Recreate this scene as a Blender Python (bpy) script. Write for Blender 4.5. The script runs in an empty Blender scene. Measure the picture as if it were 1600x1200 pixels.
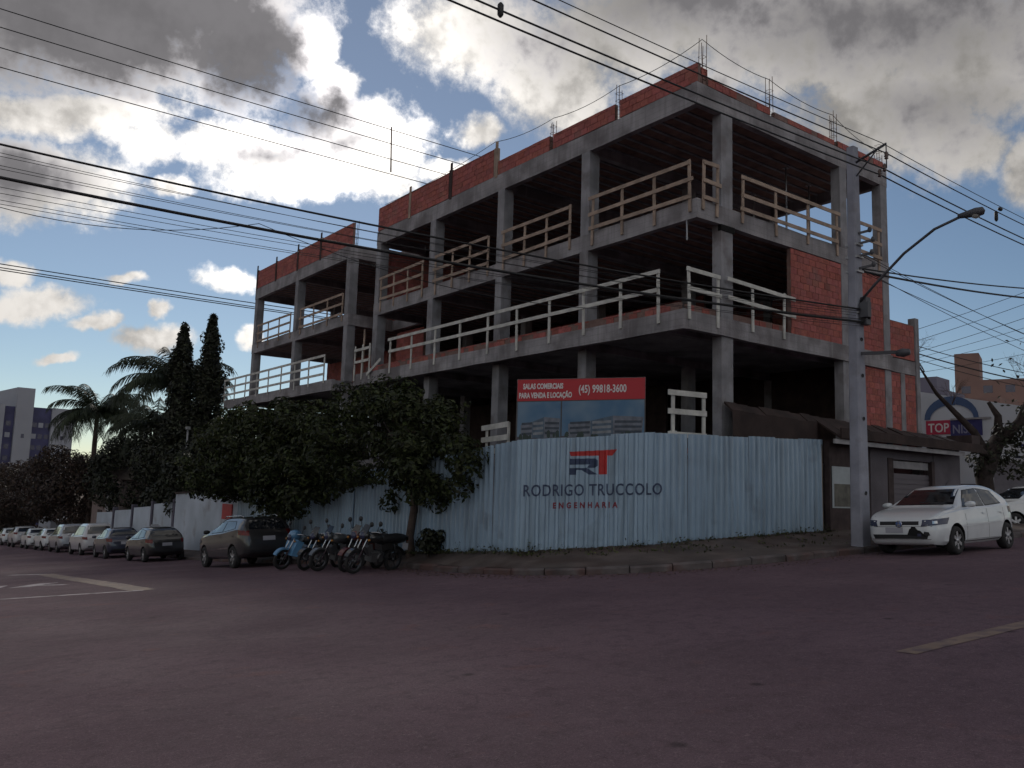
import bpy, bmesh, math, random
from math import radians, sin, cos, pi, exp, sqrt, atan2
from mathutils import Vector, Matrix
from mathutils.bvhtree import BVHTree
random.seed(7)
scene = bpy.context.scene
COL = scene.collection

# ---------------------------------------------------------------- camera
CAMP = Vector((-15.94, -13.67, 1.5))
yaw, pit, rol = radians(53.061), radians(7.211), radians(1.689)
_F = Vector((cos(yaw), sin(yaw), 0)); _R = Vector((sin(yaw), -cos(yaw), 0)); _U = Vector((0, 0, 1))
_f = _F*cos(pit)+_U*sin(pit); _u = _U*cos(pit)-_F*sin(pit)
_r3 = _R*cos(rol)+_u*sin(rol); _u3 = _u*cos(rol)-_R*sin(rol)
cam_d = bpy.data.cameras.new('camera'); cam = bpy.data.objects.new('camera', cam_d); COL.objects.link(cam)
cam.matrix_world = Matrix(((_r3.x, _u3.x, -_f.x, CAMP.x), (_r3.y, _u3.y, -_f.y, CAMP.y), (_r3.z, _u3.z, -_f.z, CAMP.z), (0, 0, 0, 1)))
cam_d.sensor_width = 36; cam_d.lens = 1320.37/1600*36; cam_d.clip_start = .05; cam_d.clip_end = 6000
scene.camera = cam

# ---------------------------------------------------------------- exposure
vs = scene.view_settings
vs.view_transform = 'Standard'; vs.look = 'None'; vs.gamma = 1; vs.exposure = 0.0; vs.use_curve_mapping = False
scene.cycles.max_bounces = 4; scene.cycles.diffuse_bounces = 3; scene.cycles.glossy_bounces = 2; scene.cycles.transmission_bounces = 2; scene.cycles.transparent_max_bounces = 2; scene.cycles.caustics_reflective = False; scene.cycles.caustics_refractive = False; scene.cycles.use_light_tree = False; scene.cycles.adaptive_threshold = .02

# ---------------------------------------------------------------- sun and sky
SUN_AZ, SUN_EL = 1.183, .398
SUN = Vector((cos(SUN_EL)*cos(SUN_AZ), cos(SUN_EL)*sin(SUN_AZ), sin(SUN_EL)))
sd = bpy.data.lights.new('sun', 'SUN'); sd.energy = 1.3; sd.angle = radians(12); sd.color = (1, .93, .82)
sun = bpy.data.objects.new('sun', sd); COL.objects.link(sun); sun.rotation_euler = SUN.to_track_quat('Z', 'Y').to_euler()

W = bpy.data.worlds.new('World'); scene.world = W; W.use_nodes = True
nt = W.node_tree; nt.nodes.clear()
def N(t, **k):
    n = nt.nodes.new(t)
    for a, b in k.items(): setattr(n, a, b)
    return n
def LK(a, b): nt.links.new(a, b)
def setin(sock, v):
    if hasattr(v, 'is_linked') or hasattr(v, 'links'): LK(v, sock)
    else: sock.default_value = v
def M_(op, a, b=None, c=None, clamp=False):
    n = N('ShaderNodeMath', operation=op, use_clamp=clamp)
    setin(n.inputs[0], a)
    if b is not None: setin(n.inputs[1], b)
    if c is not None: setin(n.inputs[2], c)
    return n.outputs[0]
def V_(op, a, b=None):
    n = N('ShaderNodeVectorMath', operation=op); setin(n.inputs[0], a)
    if b is not None: setin(n.inputs[1], b)
    return n.outputs[1] if op in ('LENGTH', 'DOT_PRODUCT') else n.outputs[0]
def SS(x, lo, hi, a=0, b=1):
    n = N('ShaderNodeMapRange', interpolation_type='SMOOTHSTEP'); setin(n.inputs[0], x)
    for i, v in enumerate((lo, hi, a, b)): setin(n.inputs[1+i], v)
    return n.outputs[0]
def MIXC(f, a, b):
    n = N('ShaderNodeMix', data_type='RGBA'); setin(n.inputs[0], f); setin(n.inputs[6], a); setin(n.inputs[7], b); return n.outputs[2]
CLOUDS=[(1.407,0.477,0.248,0.103,-0.23,1.00),(1.271,0.490,0.087,0.087,-0.17,1.00),(1.122,0.391,0.080,0.055,-0.10,1.00),(1.188,0.356,0.111,0.040,-0.11,1.00),(1.189,0.483,0.042,0.038,-0.13,1.00),(1.149,0.446,0.038,0.033,-0.11,1.00),(1.090,0.366,0.054,0.041,-0.08,1.00),(1.247,0.374,0.086,0.030,-0.14,1.00),(1.447,0.370,0.147,0.028,-0.22,1.00),(1.457,0.295,0.098,0.048,-0.19,1.00),(1.353,0.359,0.045,0.023,-0.18,1.00),(1.330,0.316,0.032,0.013,-0.15,1.00),(0.987,0.515,0.120,0.055,-0.05,1.00),(0.881,0.475,0.104,0.073,-0.00,1.00),(0.779,0.526,0.205,0.070,0.04,1.00),(0.554,0.500,0.297,0.086,0.14,1.00),(0.495,0.416,0.139,0.076,0.14,1.00),(0.432,0.372,0.068,0.035,0.15,1.00),(0.423,0.454,0.138,0.096,0.19,1.00),(0.983,0.418,0.036,0.024,-0.05,1.00),(1.012,0.367,0.047,0.016,-0.05,1.00),(1.261,0.224,0.038,0.013,-0.10,1.00),(1.449,0.172,0.055,0.018,-0.13,1.00),(1.336,0.149,0.049,0.018,-0.09,1.00),(1.388,0.162,0.026,0.010,-0.11,1.00),(1.418,0.125,0.022,0.007,-0.10,1.00),(1.326,0.182,0.016,0.010,-0.11,1.00),(1.370,0.211,0.027,0.008,-0.13,1.00),(1.233,0.166,0.018,0.014,-0.08,1.00),(0.374,0.340,0.026,0.043,0.16,1.00),(1.474,0.196,0.020,0.014,-0.15,1.00),(0.731,0.418,0.153,0.041,0.05,1.00)]
CORES=[(1.407,0.477,0.215,0.088,-0.23,1.00),(1.262,0.466,0.083,0.060,-0.16,1.00),(1.158,0.414,0.057,0.034,-0.11,0.42),(1.137,0.389,0.046,0.021,-0.10,0.35),(1.218,0.369,0.058,0.018,-0.13,0.38),(1.475,0.296,0.064,0.031,-0.20,0.55),(0.519,0.507,0.276,0.060,0.16,0.38),(0.756,0.550,0.205,0.050,0.06,0.42),(0.456,0.416,0.083,0.037,0.16,0.25),(0.875,0.521,0.088,0.035,0.00,0.20)]
tc = N('ShaderNodeTexCoord'); D = V_('NORMALIZE', tc.outputs['Generated'])
sp = N('ShaderNodeSeparateXYZ'); LK(D, sp.inputs[0])
az = M_('ARCTAN2', sp.outputs[1], sp.outputs[0]); el = M_('ARCSINE', sp.outputs[2])
def noise(scale, detail, rough=.55, vec=None):
    n = N('ShaderNodeTexNoise'); n.inputs['Scale'].default_value = scale; n.inputs['Detail'].default_value = detail; n.inputs['Roughness'].default_value = rough
    LK(vec if vec is not None else D, n.inputs['Vector']); return n
cb = N('ShaderNodeCombineXYZ'); LK(az, cb.inputs[0]); LK(el, cb.inputs[1])
n1 = noise(7, 5, .66)
wv = V_('MULTIPLY', V_('SUBTRACT', n1.outputs['Color'], (.5, .5, .5)), (.085, .065, 0))
AE = V_('ADD', cb.outputs[0], wv)
def field(blobs):
    out = None
    for a, e, rx, ry, th, w in blobs:
        m = N('ShaderNodeMapping', vector_type='TEXTURE'); LK(AE, m.inputs[0])
        m.inputs[1].default_value = (a, e, 0); m.inputs[2].default_value = (0, 0, th); m.inputs[3].default_value = (rx, ry, 1)
        v = M_('MULTIPLY', M_('SUBTRACT', 1, V_('LENGTH', m.outputs[0])), w)
        out = v if out is None else M_('MAXIMUM', out, v)
    return out
fA = field(CLOUDS); fB = field(CORES)
n2 = noise(18, 7, .70); n3 = noise(2.4, 2, .5); n4 = noise(9, 4, .6)
# unseen rest of the sky: scattered cloud, coverage and brightness raised to light the ground
VIEW = Vector((cos(.926), sin(.926), .2)).normalized()
away = SS(V_('DOT_PRODUCT', D, tuple(VIEW)), .62, .80, 1, 0)
rest = M_('MULTIPLY', M_('MULTIPLY', M_('SUBTRACT', n3.outputs[0], .47), 4.0), away)
dens = M_('MAXIMUM', fA, M_('ADD', rest, M_('MULTIPLY_ADD', away, 2, -2)))
dens = M_('ADD', dens, M_('MULTIPLY', M_('SUBTRACT', n2.outputs[0], .5), 1.5))
alpha = SS(dens, -.12, .50)
core = M_('ADD', M_('MAXIMUM', fB, M_('SUBTRACT', rest, .75)), M_('ADD', M_('MULTIPLY', M_('SUBTRACT', n4.outputs[0], .5), 1.0), M_('MULTIPLY', M_('SUBTRACT', n2.outputs[0], .5), .9)))
thick = SS(core, -.15, .55)
ca = V_('DOT_PRODUCT', D, tuple(SUN))
glow = M_('POWER', M_('MAXIMUM', ca, 0), 60)
glow2 = M_('POWER', M_('MAXIMUM', ca, 0), 6)
edge_b = M_('ADD', M_('ADD', .46, M_('MULTIPLY', glow2, .30)), M_('MULTIPLY', glow, 1.6))
front = SS(ca, -.6, .5, .55, 0)  # clouds away from the sun brightened to add light on the ground
edge_b = M_('ADD', edge_b, front)
core_b = M_('ADD', .135, M_('MULTIPLY', glow2, .06))
lump = SS(M_('ADD', M_('MULTIPLY', n4.outputs[0], .55), M_('MULTIPLY', n2.outputs[0], .45)), .33, .66, .50, 1.2)
bright = MIXC(thick, M_('MULTIPLY', edge_b, lump), M_('MULTIPLY', core_b, M_('MULTIPLY_ADD', lump, .35, .68)))
tone = MIXC(thick, (1, .955, .90, 1), (1, .96, 1.0, 1))
cl = V_('MULTIPLY', bright, tone)
sky = N('ShaderNodeTexSky', sky_type='NISHITA'); sky.sun_disc = False; sky.sun_elevation = SUN_EL; sky.sun_rotation = pi/2-SUN_AZ
sky.air_density = 1.0; sky.dust_density = 0.0; sky.ozone_density = 1.0; sky.altitude = 700
skyc = V_('MULTIPLY', sky.outputs[0], (.064, .066, .069))
hz = N('ShaderNodeCombineXYZ'); LK(M_('MULTIPLY', glow2, .085), hz.inputs[0]); LK(M_('MULTIPLY', glow2, .07), hz.inputs[1]); LK(M_('MULTIPLY', glow2, .05), hz.inputs[2])
skyc = V_('ADD', skyc, hz.outputs[0])
final = MIXC(alpha, skyc, cl)
bg = N('ShaderNodeBackground'); LK(final, bg.inputs[0]); bg.inputs[1].default_value = 1.0
out = N('ShaderNodeOutputWorld'); LK(bg.outputs[0], out.inputs[0])
W.cycles.sampling_method = 'NONE'

# ---------------------------------------------------------------- materials
MATS = {}
def mat(name, col, rough=.8, metal=0, spec=.4, var=.0, vscale=4, bump=0, bscale=30, tint=False, dirt=None, alpha=None, trans=0, coord='Object', coat=0, streak=None, boards=0):
    if name in MATS: return MATS[name]
    m = bpy.data.materials.new(name); m.use_nodes = True; t = m.node_tree; b = t.nodes['Principled BSDF']
    b.inputs['Base Color'].default_value = (*col, 1); b.inputs['Roughness'].default_value = rough; b.inputs['Metallic'].default_value = metal
    b.inputs['Specular IOR Level'].default_value = spec; b.inputs['Coat Weight'].default_value = coat; b.inputs['Coat Roughness'].default_value = .06
    if trans: b.inputs['Transmission Weight'].default_value = trans
    tcn = t.nodes.new('ShaderNodeTexCoord'); c = None
    def nz(s, d=5):
        n = t.nodes.new('ShaderNodeTexNoise'); n.inputs['Scale'].default_value = s; n.inputs['Detail'].default_value = d
        t.links.new(tcn.outputs[coord], n.inputs['Vector']); return n.outputs[0]
    def mixc(f, a, bb, mode='MIX'):
        n = t.nodes.new('ShaderNodeMix'); n.data_type = 'RGBA'; n.blend_type = mode
        for s, v in ((0, f), (6, a), (7, bb)):
            if hasattr(v, 'links'): t.links.new(v, n.inputs[s])
            else: n.inputs[s].default_value = v
        return n.outputs[2]
    def ramp(f, lo, hi, a=0, bb=1):
        n = t.nodes.new('ShaderNodeMapRange'); t.links.new(f, n.inputs[0])
        for i, v in enumerate((lo, hi, a, bb)): n.inputs[1+i].default_value = v
        return n.outputs[0]
    base = (*col, 1)
    if streak:
        mp = t.nodes.new('ShaderNodeMapping'); mp.inputs[3].default_value = (6, 6, .45); t.links.new(tcn.outputs[coord], mp.inputs[0]); sn = t.nodes.new('ShaderNodeTexNoise'); sn.inputs['Scale'].default_value = 1.3; sn.inputs['Detail'].default_value = 6; t.links.new(mp.outputs[0], sn.inputs['Vector'])
    if var:
        a = tuple(max(0, x*(1-var)) for x in col)+(1,); bb = tuple(min(1, x*(1+var)) for x in col)+(1,)
        base = mixc(ramp(nz(vscale), .3, .7), a, bb)
    if dirt:
        base = mixc(ramp(nz(dirt[1], 8), dirt[2], dirt[2]+.14, 0, dirt[3]), base, (*dirt[0], 1))
    if streak:
        base = mixc(ramp(sn.outputs[0], .5, .72, 0, streak[1]), base, (*streak[0], 1)); base = mixc(ramp(sn.outputs[0], .42, .25, 0, streak[1]*.7), base, (*streak[2], 1))
    if boards:
        wv_ = t.nodes.new('ShaderNodeTexWave'); wv_.wave_type = 'BANDS'; wv_.bands_direction = 'Z'; wv_.wave_profile = 'SAW'; wv_.inputs['Scale'].default_value = 1.9; wv_.inputs['Distortion'].default_value = .6; wv_.inputs['Detail'].default_value = 2; t.links.new(tcn.outputs[coord], wv_.inputs['Vector'])
        base = mixc(ramp(wv_.outputs[1], .90, 1.0, 0, boards), base, (col[0]*.45, col[1]*.45, col[2]*.45, 1))
    if tint:
        at = t.nodes.new('ShaderNodeAttribute'); at.attribute_name = 'Tint'
        base = mixc(1.0, base, at.outputs['Color'], 'MULTIPLY')
    if hasattr(base, 'links'): t.links.new(base, b.inputs['Base Color'])
    if bump:
        bn = t.nodes.new('ShaderNodeBump'); bn.inputs['Strength'].default_value = bump; bn.inputs['Distance'].default_value = .02
        t.links.new(nz(bscale, 6), bn.inputs['Height']); t.links.new(bn.outputs[0], b.inputs['Normal'])
    MATS[name] = m; return m

# ---------------------------------------------------------------- mesh helpers
class MB:
    def __init__(s): s.v = []; s.f = []; s.mi = []; s.tint = []; s.sm = []
    def quad(s, pts, mi=0, tint=None, sm=False):
        i = len(s.v); s.v += [tuple(p) for p in pts]; s.f.append(tuple(range(i, i+len(pts)))); s.mi.append(mi); s.tint.append(tint); s.sm.append(sm)
    def box(s, a, b, mi=0, tint=None, M=None, skip=''):
        x0, y0, z0 = a; x1, y1, z1 = b
        P = [Vector(p) for p in ((x0,y0,z0),(x1,y0,z0),(x1,y1,z0),(x0,y1,z0),(x0,y0,z1),(x1,y0,z1),(x1,y1,z1),(x0,y1,z1))]
        if M is not None: P = [M @ p for p in P]
        i = len(s.v); s.v += [tuple(p) for p in P]
        for k, f in (('b',(0,3,2,1)),('t',(4,5,6,7)),('s',(0,1,5,4)),('e',(1,2,6,5)),('n',(2,3,7,6)),('w',(3,0,4,7))):
            if k in skip: continue
            s.f.append(tuple(i+q for q in f)); s.mi.append(mi); s.tint.append(tint); s.sm.append(False)
    def beam(s, p, q, w, h, mi=0, tint=None, up=(0,0,1)):
        p = Vector(p); q = Vector(q); d = q-p; L = d.length; d.normalize(); up = Vector(up)
        if abs(d.dot(up)) > .98: up = Vector((1,0,0))
        r = d.cross(up).normalized(); u = r.cross(d)
        M = Matrix(((r.x,d.x,u.x,p.x),(r.y,d.y,u.y,p.y),(r.z,d.z,u.z,p.z),(0,0,0,1)))
        s.box((-w/2,0,-h/2),(w/2,L,h/2), mi, tint, M)
    def tube(s, path, r, n=6, mi=0, caps=True, tint=None):
        path = [Vector(p) for p in path]; R = r if isinstance(r, (list, tuple)) else [r]*len(path)
        i0 = len(s.v); prev = None
        for k, p in enumerate(path):
            d = (path[min(k+1, len(path)-1)]-path[max(k-1, 0)]).normalized()
            if prev is None:
                a = Vector((0,0,1)) if abs(d.z) < .9 else Vector((1,0,0)); u = d.cross(a).normalized()
            else: u = (prev-d*prev.dot(d)).normalized()
            prev = u; w = d.cross(u)
            for j in range(n):
                t = 2*pi*j/n; s.v.append(tuple(p+(u*cos(t)+w*sin(t))*R[k]))
        for k in range(len(path)-1):
            for j in range(n):
                a = i0+k*n+j; b = i0+k*n+(j+1) % n
                s.f.append((a, b, b+n, a+n)); s.mi.append(mi); s.tint.append(tint); s.sm.append(True)
        if caps:
            for k in (0, len(path)-1):
                fc = tuple(i0+k*n+j for j in range(n)); s.f.append(fc if k else fc[::-1]); s.mi.append(mi); s.tint.append(tint); s.sm.append(False)
    def lathe(s, prof, c=(0,0,0), axis='z', n=16, mi=0):
        i0 = len(s.v)
        for r, h in prof:
            for j in range(n):
                t = 2*pi*j/n; a, b = r*cos(t), r*sin(t)
                p = {'z': (a,b,h), 'y': (a,h,b), 'x': (h,a,b)}[axis]; s.v.append((p[0]+c[0], p[1]+c[1], p[2]+c[2]))
        for k in range(len(prof)-1):
            for j in range(n):
                a = i0+k*n+j; b = i0+k*n+(j+1) % n; s.f.append((a, b, b+n, a+n)); s.mi.append(mi); s.tint.append(None); s.sm.append(True)
    def mesh(s, name, mats, recalc=True):
        me = bpy.data.meshes.new(name); me.from_pydata(s.v, [], s.f)
        for m in (mats if isinstance(mats, (list, tuple)) else [mats]): me.materials.append(m)
        me.polygons.foreach_set('material_index', s.mi); me.polygons.foreach_set('use_smooth', s.sm)
        if any(t is not None for t in s.tint):
            at = me.color_attributes.new('Tint', 'FLOAT_COLOR', 'CORNER'); arr = []
            for p, t in zip(me.polygons, s.tint):
                t = t or (1, 1, 1); arr += [t[0], t[1], t[2], 1]*p.loop_total
            at.data.foreach_set('color', arr)
        if recalc:
            bm = bmesh.new(); bm.from_mesh(me); bmesh.ops.recalc_face_normals(bm, faces=bm.faces); bm.to_mesh(me); bm.free()
        me.update(); return me
    def build(s, name, mats, parent=None, recalc=True):
        return link(name, s.mesh(name, mats, recalc), parent)
def link(name, me, parent=None, loc=None):
    o = bpy.data.objects.new(name, me); COL.objects.link(o)
    if parent is not None: o.parent = parent
    if loc is not None: o.location = loc
    return o
def tag(o, label, cat, group=None, kind=None):
    if label: o['label'] = label
    if cat: o['category'] = cat
    if group: o['group'] = group
    if kind: o['kind'] = kind
    return o
def thing(name, label, cat, loc=(0,0,0), rz=0, group=None):
    o = bpy.data.objects.new(name, None); COL.objects.link(o); o.location = loc; o.rotation_euler = (0, 0, rz); o.empty_display_size = .3
    return tag(o, label, cat, group)
def part(name, mat_, parent, fn, kind=None):
    mb = MB(); fn(mb); o = mb.build(name, mat_, parent)
    if kind: o['kind'] = kind
    return o
def copy_tree(o, parent=None):
    c = o.copy(); COL.objects.link(c); c.parent = parent
    for ch in list(o.children): copy_tree(ch, c)
    return c
def text_mesh(s, size, wscale=1.0, bold=0.0, align='LEFT', spacing=1.0):
    cu = bpy.data.curves.new('t', 'FONT'); cu.body = s; cu.size = size; cu.align_x = align; cu.offset = bold; cu.space_character = spacing; cu.resolution_u = 3
    o = bpy.data.objects.new('t', cu); COL.objects.link(o); dg = bpy.context.evaluated_depsgraph_get(); dg.update()
    me = bpy.data.meshes.new_from_object(o.evaluated_get(dg)); bpy.data.objects.remove(o); bpy.data.curves.remove(cu)
    for v in me.vertices: v.co.x *= wscale
    return me
def sst(t): t = max(0, min(1, t)); return t*t*(3-2*t)
# ---------------------------------------------------------------- ground
def sat(v, L=260): return L*math.tanh(v/L)
def gz(x, y):
    x = sat(x); y = sat(y)
    return -.018+.0456*x-.0545*y-.3*sst((y-3)/22)+.12*exp(-((x+1)**2+(y+3)**2)/60)
# kerb line of the corner block (road side), right street then corner then left street
KERB = [(70,-3.15),(40,-3.15),(20,-3.15),(10,-3.15),(6,-3.15),(3,-3.15),(1.2,-3.14),(-.4,-3.08),(-1.8,-2.92),(-3.0,-2.55),(-4.0,-1.95),(-4.75,-1.1),(-5.2,0),(-5.35,1.3),(-5.3,2.8),(-5.1,4.4),(-4.85,6.5),(-4.65,9),(-4.6,12),(-4.6,20),(-4.6,30),(-4.6,45),(-4.6,70),(-4.6,110),(-4.6,160)]
INNER = [(70,-.3),(40,-.3),(20,-.3),(10,-.3),(6,-.35),(4.6,-.4),(2.0,-.5),(.5,-.55),(-1,-.6),(-2.1,-.62),(-2.8,-.1),(-3.5,.4),(-4.0,.85),(-4.42,1.3),(-4.4,2.8),(-4.3,4.4),(-4.2,6.5),(-4.02,9),(-3.9,12),(-3.6,20),(-3.6,30),(-3.6,45),(-3.6,70),(-3.6,110),(-3.6,160)]
SWR = [.40,.40,.40,.42,.42,.42,.42,.42,.42,.42,.42,.42,.42,.42,.4,.38,.36,.32,.3,.3,.3,.3,.3,.3,.3]

def asphalt():
    m = bpy.data.materials.new('asphalt'); m.use_nodes = True; t = m.node_tree; b = t.nodes['Principled BSDF']
    tcn = t.nodes.new('ShaderNodeTexCoord'); L = t.links.new
    def nz(s, d=6, r=.55, sc=None):
        n = t.nodes.new('ShaderNodeTexNoise'); n.inputs['Scale'].default_value = s; n.inputs['Detail'].default_value = d; n.inputs['Roughness'].default_value = r
        if sc:
            mp = t.nodes.new('ShaderNodeMapping'); mp.inputs[3].default_value = sc[0]; mp.inputs[2].default_value = (0, 0, sc[1]); L(tcn.outputs['Object'], mp.inputs[0]); L(mp.outputs[0], n.inputs['Vector'])
        else: L(tcn.outputs['Object'], n.inputs['Vector'])
        return n.outputs[0]
    def rp(f, lo, hi, a=0, bb=1):
        n = t.nodes.new('ShaderNodeMapRange'); n.interpolation_type = 'SMOOTHSTEP'; L(f, n.inputs[0])
        for i, v in enumerate((lo, hi, a, bb)): n.inputs[1+i].default_value = v
        return n.outputs[0]
    def mx(f, a, c):
        n = t.nodes.new('ShaderNodeMix'); n.data_type = 'RGBA'
        for s, v in ((0, f), (6, a), (7, c)):
            if hasattr(v, 'links'): L(v, n.inputs[s])
            else: n.inputs[s].default_value = v
        return n.outputs[2]
    c = mx(rp(nz(.35), .35, .65), (.120, .076, .092, 1), (.160, .103, .122, 1))
    c = mx(rp(nz(.9, 8, .6, ((.25, 1.4, 1), .25)), .50, .80, 0, .35), c, (.205, .138, .155, 1))     # wheel-polished dusty streaks
    c = mx(rp(nz(.16, 4), .56, .60, 0, .35), c, (.105, .07, .085, 1))                                # resurfaced darker patches
    c = mx(rp(nz(1.7, 7), .60, .72, 0, .45), c, (.19, .09, .085, 1))                                 # red earth dust
    c = mx(rp(nz(5, 7, .75), .45, .68, 0, .6), c, (.075, .049, .059, 1)); c = mx(rp(nz(18, 6, .8), .52, .68, 0, .65), c, (.21, .15, .165, 1)); c = mx(rp(nz(55, 3, .7), .35, .75, 0, .6), c, (.05, .035, .042, 1))                              # aggregate
    c = mx(rp(nz(140, 2, .7), .58, .72, 0, .65), c, (.30, .235, .25, 1))
    # cracks
    vo = t.nodes.new('ShaderNodeTexVoronoi'); vo.feature = 'DISTANCE_TO_EDGE'; vo.inputs['Scale'].default_value = .55
    wn = t.nodes.new('ShaderNodeTexNoise'); wn.inputs['Scale'].default_value = 1.6; wn.inputs['Detail'].default_value = 5; L(tcn.outputs['Object'], wn.inputs['Vector'])
    va = t.nodes.new('ShaderNodeVectorMath'); va.operation = 'MULTIPLY_ADD'; L(wn.outputs['Color'], va.inputs[0]); va.inputs[1].default_value = (.9, .9, .9); L(tcn.outputs['Object'], va.inputs[2]); L(va.outputs[0], vo.inputs['Vector'])
    ck = rp(vo.outputs['Distance'], .004, .016, 1, 0)
    mk = t.nodes.new('ShaderNodeMath'); mk.operation = 'MULTIPLY'; L(ck, mk.inputs[0]); L(rp(nz(.45, 3), .55, .68, 0, .25), mk.inputs[1])
    c = mx(mk.outputs[0], c, (.03, .022, .026, 1))
    # oil spots
    v2 = t.nodes.new('ShaderNodeTexVoronoi'); v2.inputs['Scale'].default_value = .8; L(tcn.outputs['Object'], v2.inputs['Vector'])
    c = mx(rp(v2.outputs['Distance'], .02, .07, .6, 0), c, (.02, .015, .017, 1))
    L(c, b.inputs['Base Color']); L(rp(nz(.5), .3, .7, .88, 1.0), b.inputs['Roughness']); b.inputs['Specular IOR Level'].default_value = .12
    bn = t.nodes.new('ShaderNodeBump'); bn.inputs['Strength'].default_value = .5; bn.inputs['Distance'].default_value = .012
    L(nz(80, 4, .7), bn.inputs['Height']); b2 = t.nodes.new('ShaderNodeBump'); b2.inputs['Strength'].default_value = .12; b2.inputs['Distance'].default_value = .04
    L(nz(.8, 4), b2.inputs['Height']); L(b2.outputs[0], bn.inputs['Normal']); L(bn.outputs[0], b.inputs['Normal'])
    return m
MA = asphalt()
def grid_sheet(name, xs, ys, off, m):
    mb = MB(); mb.v = [(x, y, gz(x, y)+off) for y in ys for x in xs]; nx = len(xs)
    for j in range(len(ys)-1):
        for i in range(nx-1): mb.f.append((j*nx+i, j*nx+i+1, (j+1)*nx+i+1, (j+1)*nx+i)); mb.mi.append(0); mb.tint.append(None); mb.sm.append(True)
    return mb.build(name, m, recalc=False)
def frange(a, b, st):
    o = []
    while a < b+1e-6: o.append(a); a += st
    return o
def sym(L): return [-v for v in L[::-1]]+[0]+L
far = [20,40,60,90,130,180,250,350,500,800,1300,2200,3500]
M_EARTH = mat('red_earth', (.13, .075, .055), .95, var=.35, vscale=.6, bump=.4, bscale=6)
M_SIDE = mat('sidewalk_concrete', (.085, .066, .06), .9, var=.4, vscale=1.3, bump=.4, bscale=25, dirt=((.055,.034,.028), .8, .48, .9))
M_KERB = mat('kerb_concrete', (.095, .08, .08), .9, var=.4, vscale=2.5, bump=.4, bscale=20, dirt=((.09,.05,.045), 1.6, .46, .9))
g = grid_sheet('ground', sym(far), sym(far), -.45, M_EARTH); g['kind'] = 'structure'
rd = grid_sheet('road', frange(-60, 90, 1.0), frange(-50, 180, 1.0), 0, MA); rd['kind'] = 'structure'
# smooth polyline
def resample(pts, n):
    out = []
    for i in range(len(pts)-1):
        for k in range(n):
            t = k/n; p0 = pts[max(i-1, 0)]; p1 = pts[i]; p2 = pts[i+1]; p3 = pts[min(i+2, len(pts)-1)]
            d = sqrt((p2[0]-p1[0])**2+(p2[1]-p1[1])**2)
            if d > 5 : out.append((p1[0]+(p2[0]-p1[0])*t, p1[1]+(p2[1]-p1[1])*t)); continue
            out.append(tuple(.5*((2*p1[j])+(-p0[j]+p2[j])*t+(2*p0[j]-5*p1[j]+4*p2[j]-p3[j])*t*t+(-p0[j]+3*p1[j]-3*p2[j]+p3[j])*t**3) for j in (0, 1)))
    out.append(pts[-1]); return out
KP = resample(KERB, 4); IP = resample(INNER, 4); RISE = []
for i in range(len(SWR)-1): RISE += [SWR[i]+(SWR[i+1]-SWR[i])*k/4 for k in range(4)]
RISE.append(SWR[-1])
random.seed(3)
mb = MB(); nl = 7; KW = .14
rows = []
for (kx, ky), (ix, iy), rr in zip(KP, IP, RISE):
    d = Vector((ix-kx, iy-ky)); L = d.length; d.normalize(); row = []
    for q in range(nl+1):
        t = q/nl; px = kx+d.x*(KW+(L-KW)*t); py = ky+d.y*(KW+(L-KW)*t)
        row.append((px, py, gz(kx, ky)*(1-t)+gz(ix, iy)*t+.135+(rr-.135)*t+(random.uniform(-.012, .012) if 0 < q else 0)))
    # carry on under the fence into the lot
    row.append((ix+d.x*1.2, iy+d.y*1.2, gz(ix, iy)+rr+.03)); row.append((ix+d.x*14, iy+d.y*14, gz(ix, iy)+rr+.25)); rows.append(row)
nc = len(rows[0]); mb.v = [p for r in rows for p in r]
for j in range(len(rows)-1):
    for i in range(nc-1): mb.f.append((j*nc+i, j*nc+i+1, (j+1)*nc+i+1, (j+1)*nc+i)); mb.mi.append(0 if i < nl else 1); mb.tint.append(None); mb.sm.append(True)
sw = mb.build('sidewalk', [M_SIDE, M_EARTH]); sw['kind'] = 'structure'
kb = bpy.data.objects.new('kerb', None); COL.objects.link(kb); kb['kind'] = 'structure'
random.seed(13); seg = []                      # walk the kerb line in stones of about 0.9 m
acc = [0.0]
for p_, q_ in zip(KP, KP[1:]): acc.append(acc[-1]+sqrt((q_[0]-p_[0])**2+(q_[1]-p_[1])**2))
def at_len(s):
    for i in range(len(acc)-1):
        if acc[i] <= s <= acc[i+1]:
            t = (s-acc[i])/max(1e-9, acc[i+1]-acc[i]); f = lambda A: (A[i][0]+(A[i+1][0]-A[i][0])*t, A[i][1]+(A[i+1][1]-A[i][1])*t); return f(KP), f(IP)
    return KP[-1], IP[-1]
s = 0.0
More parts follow.
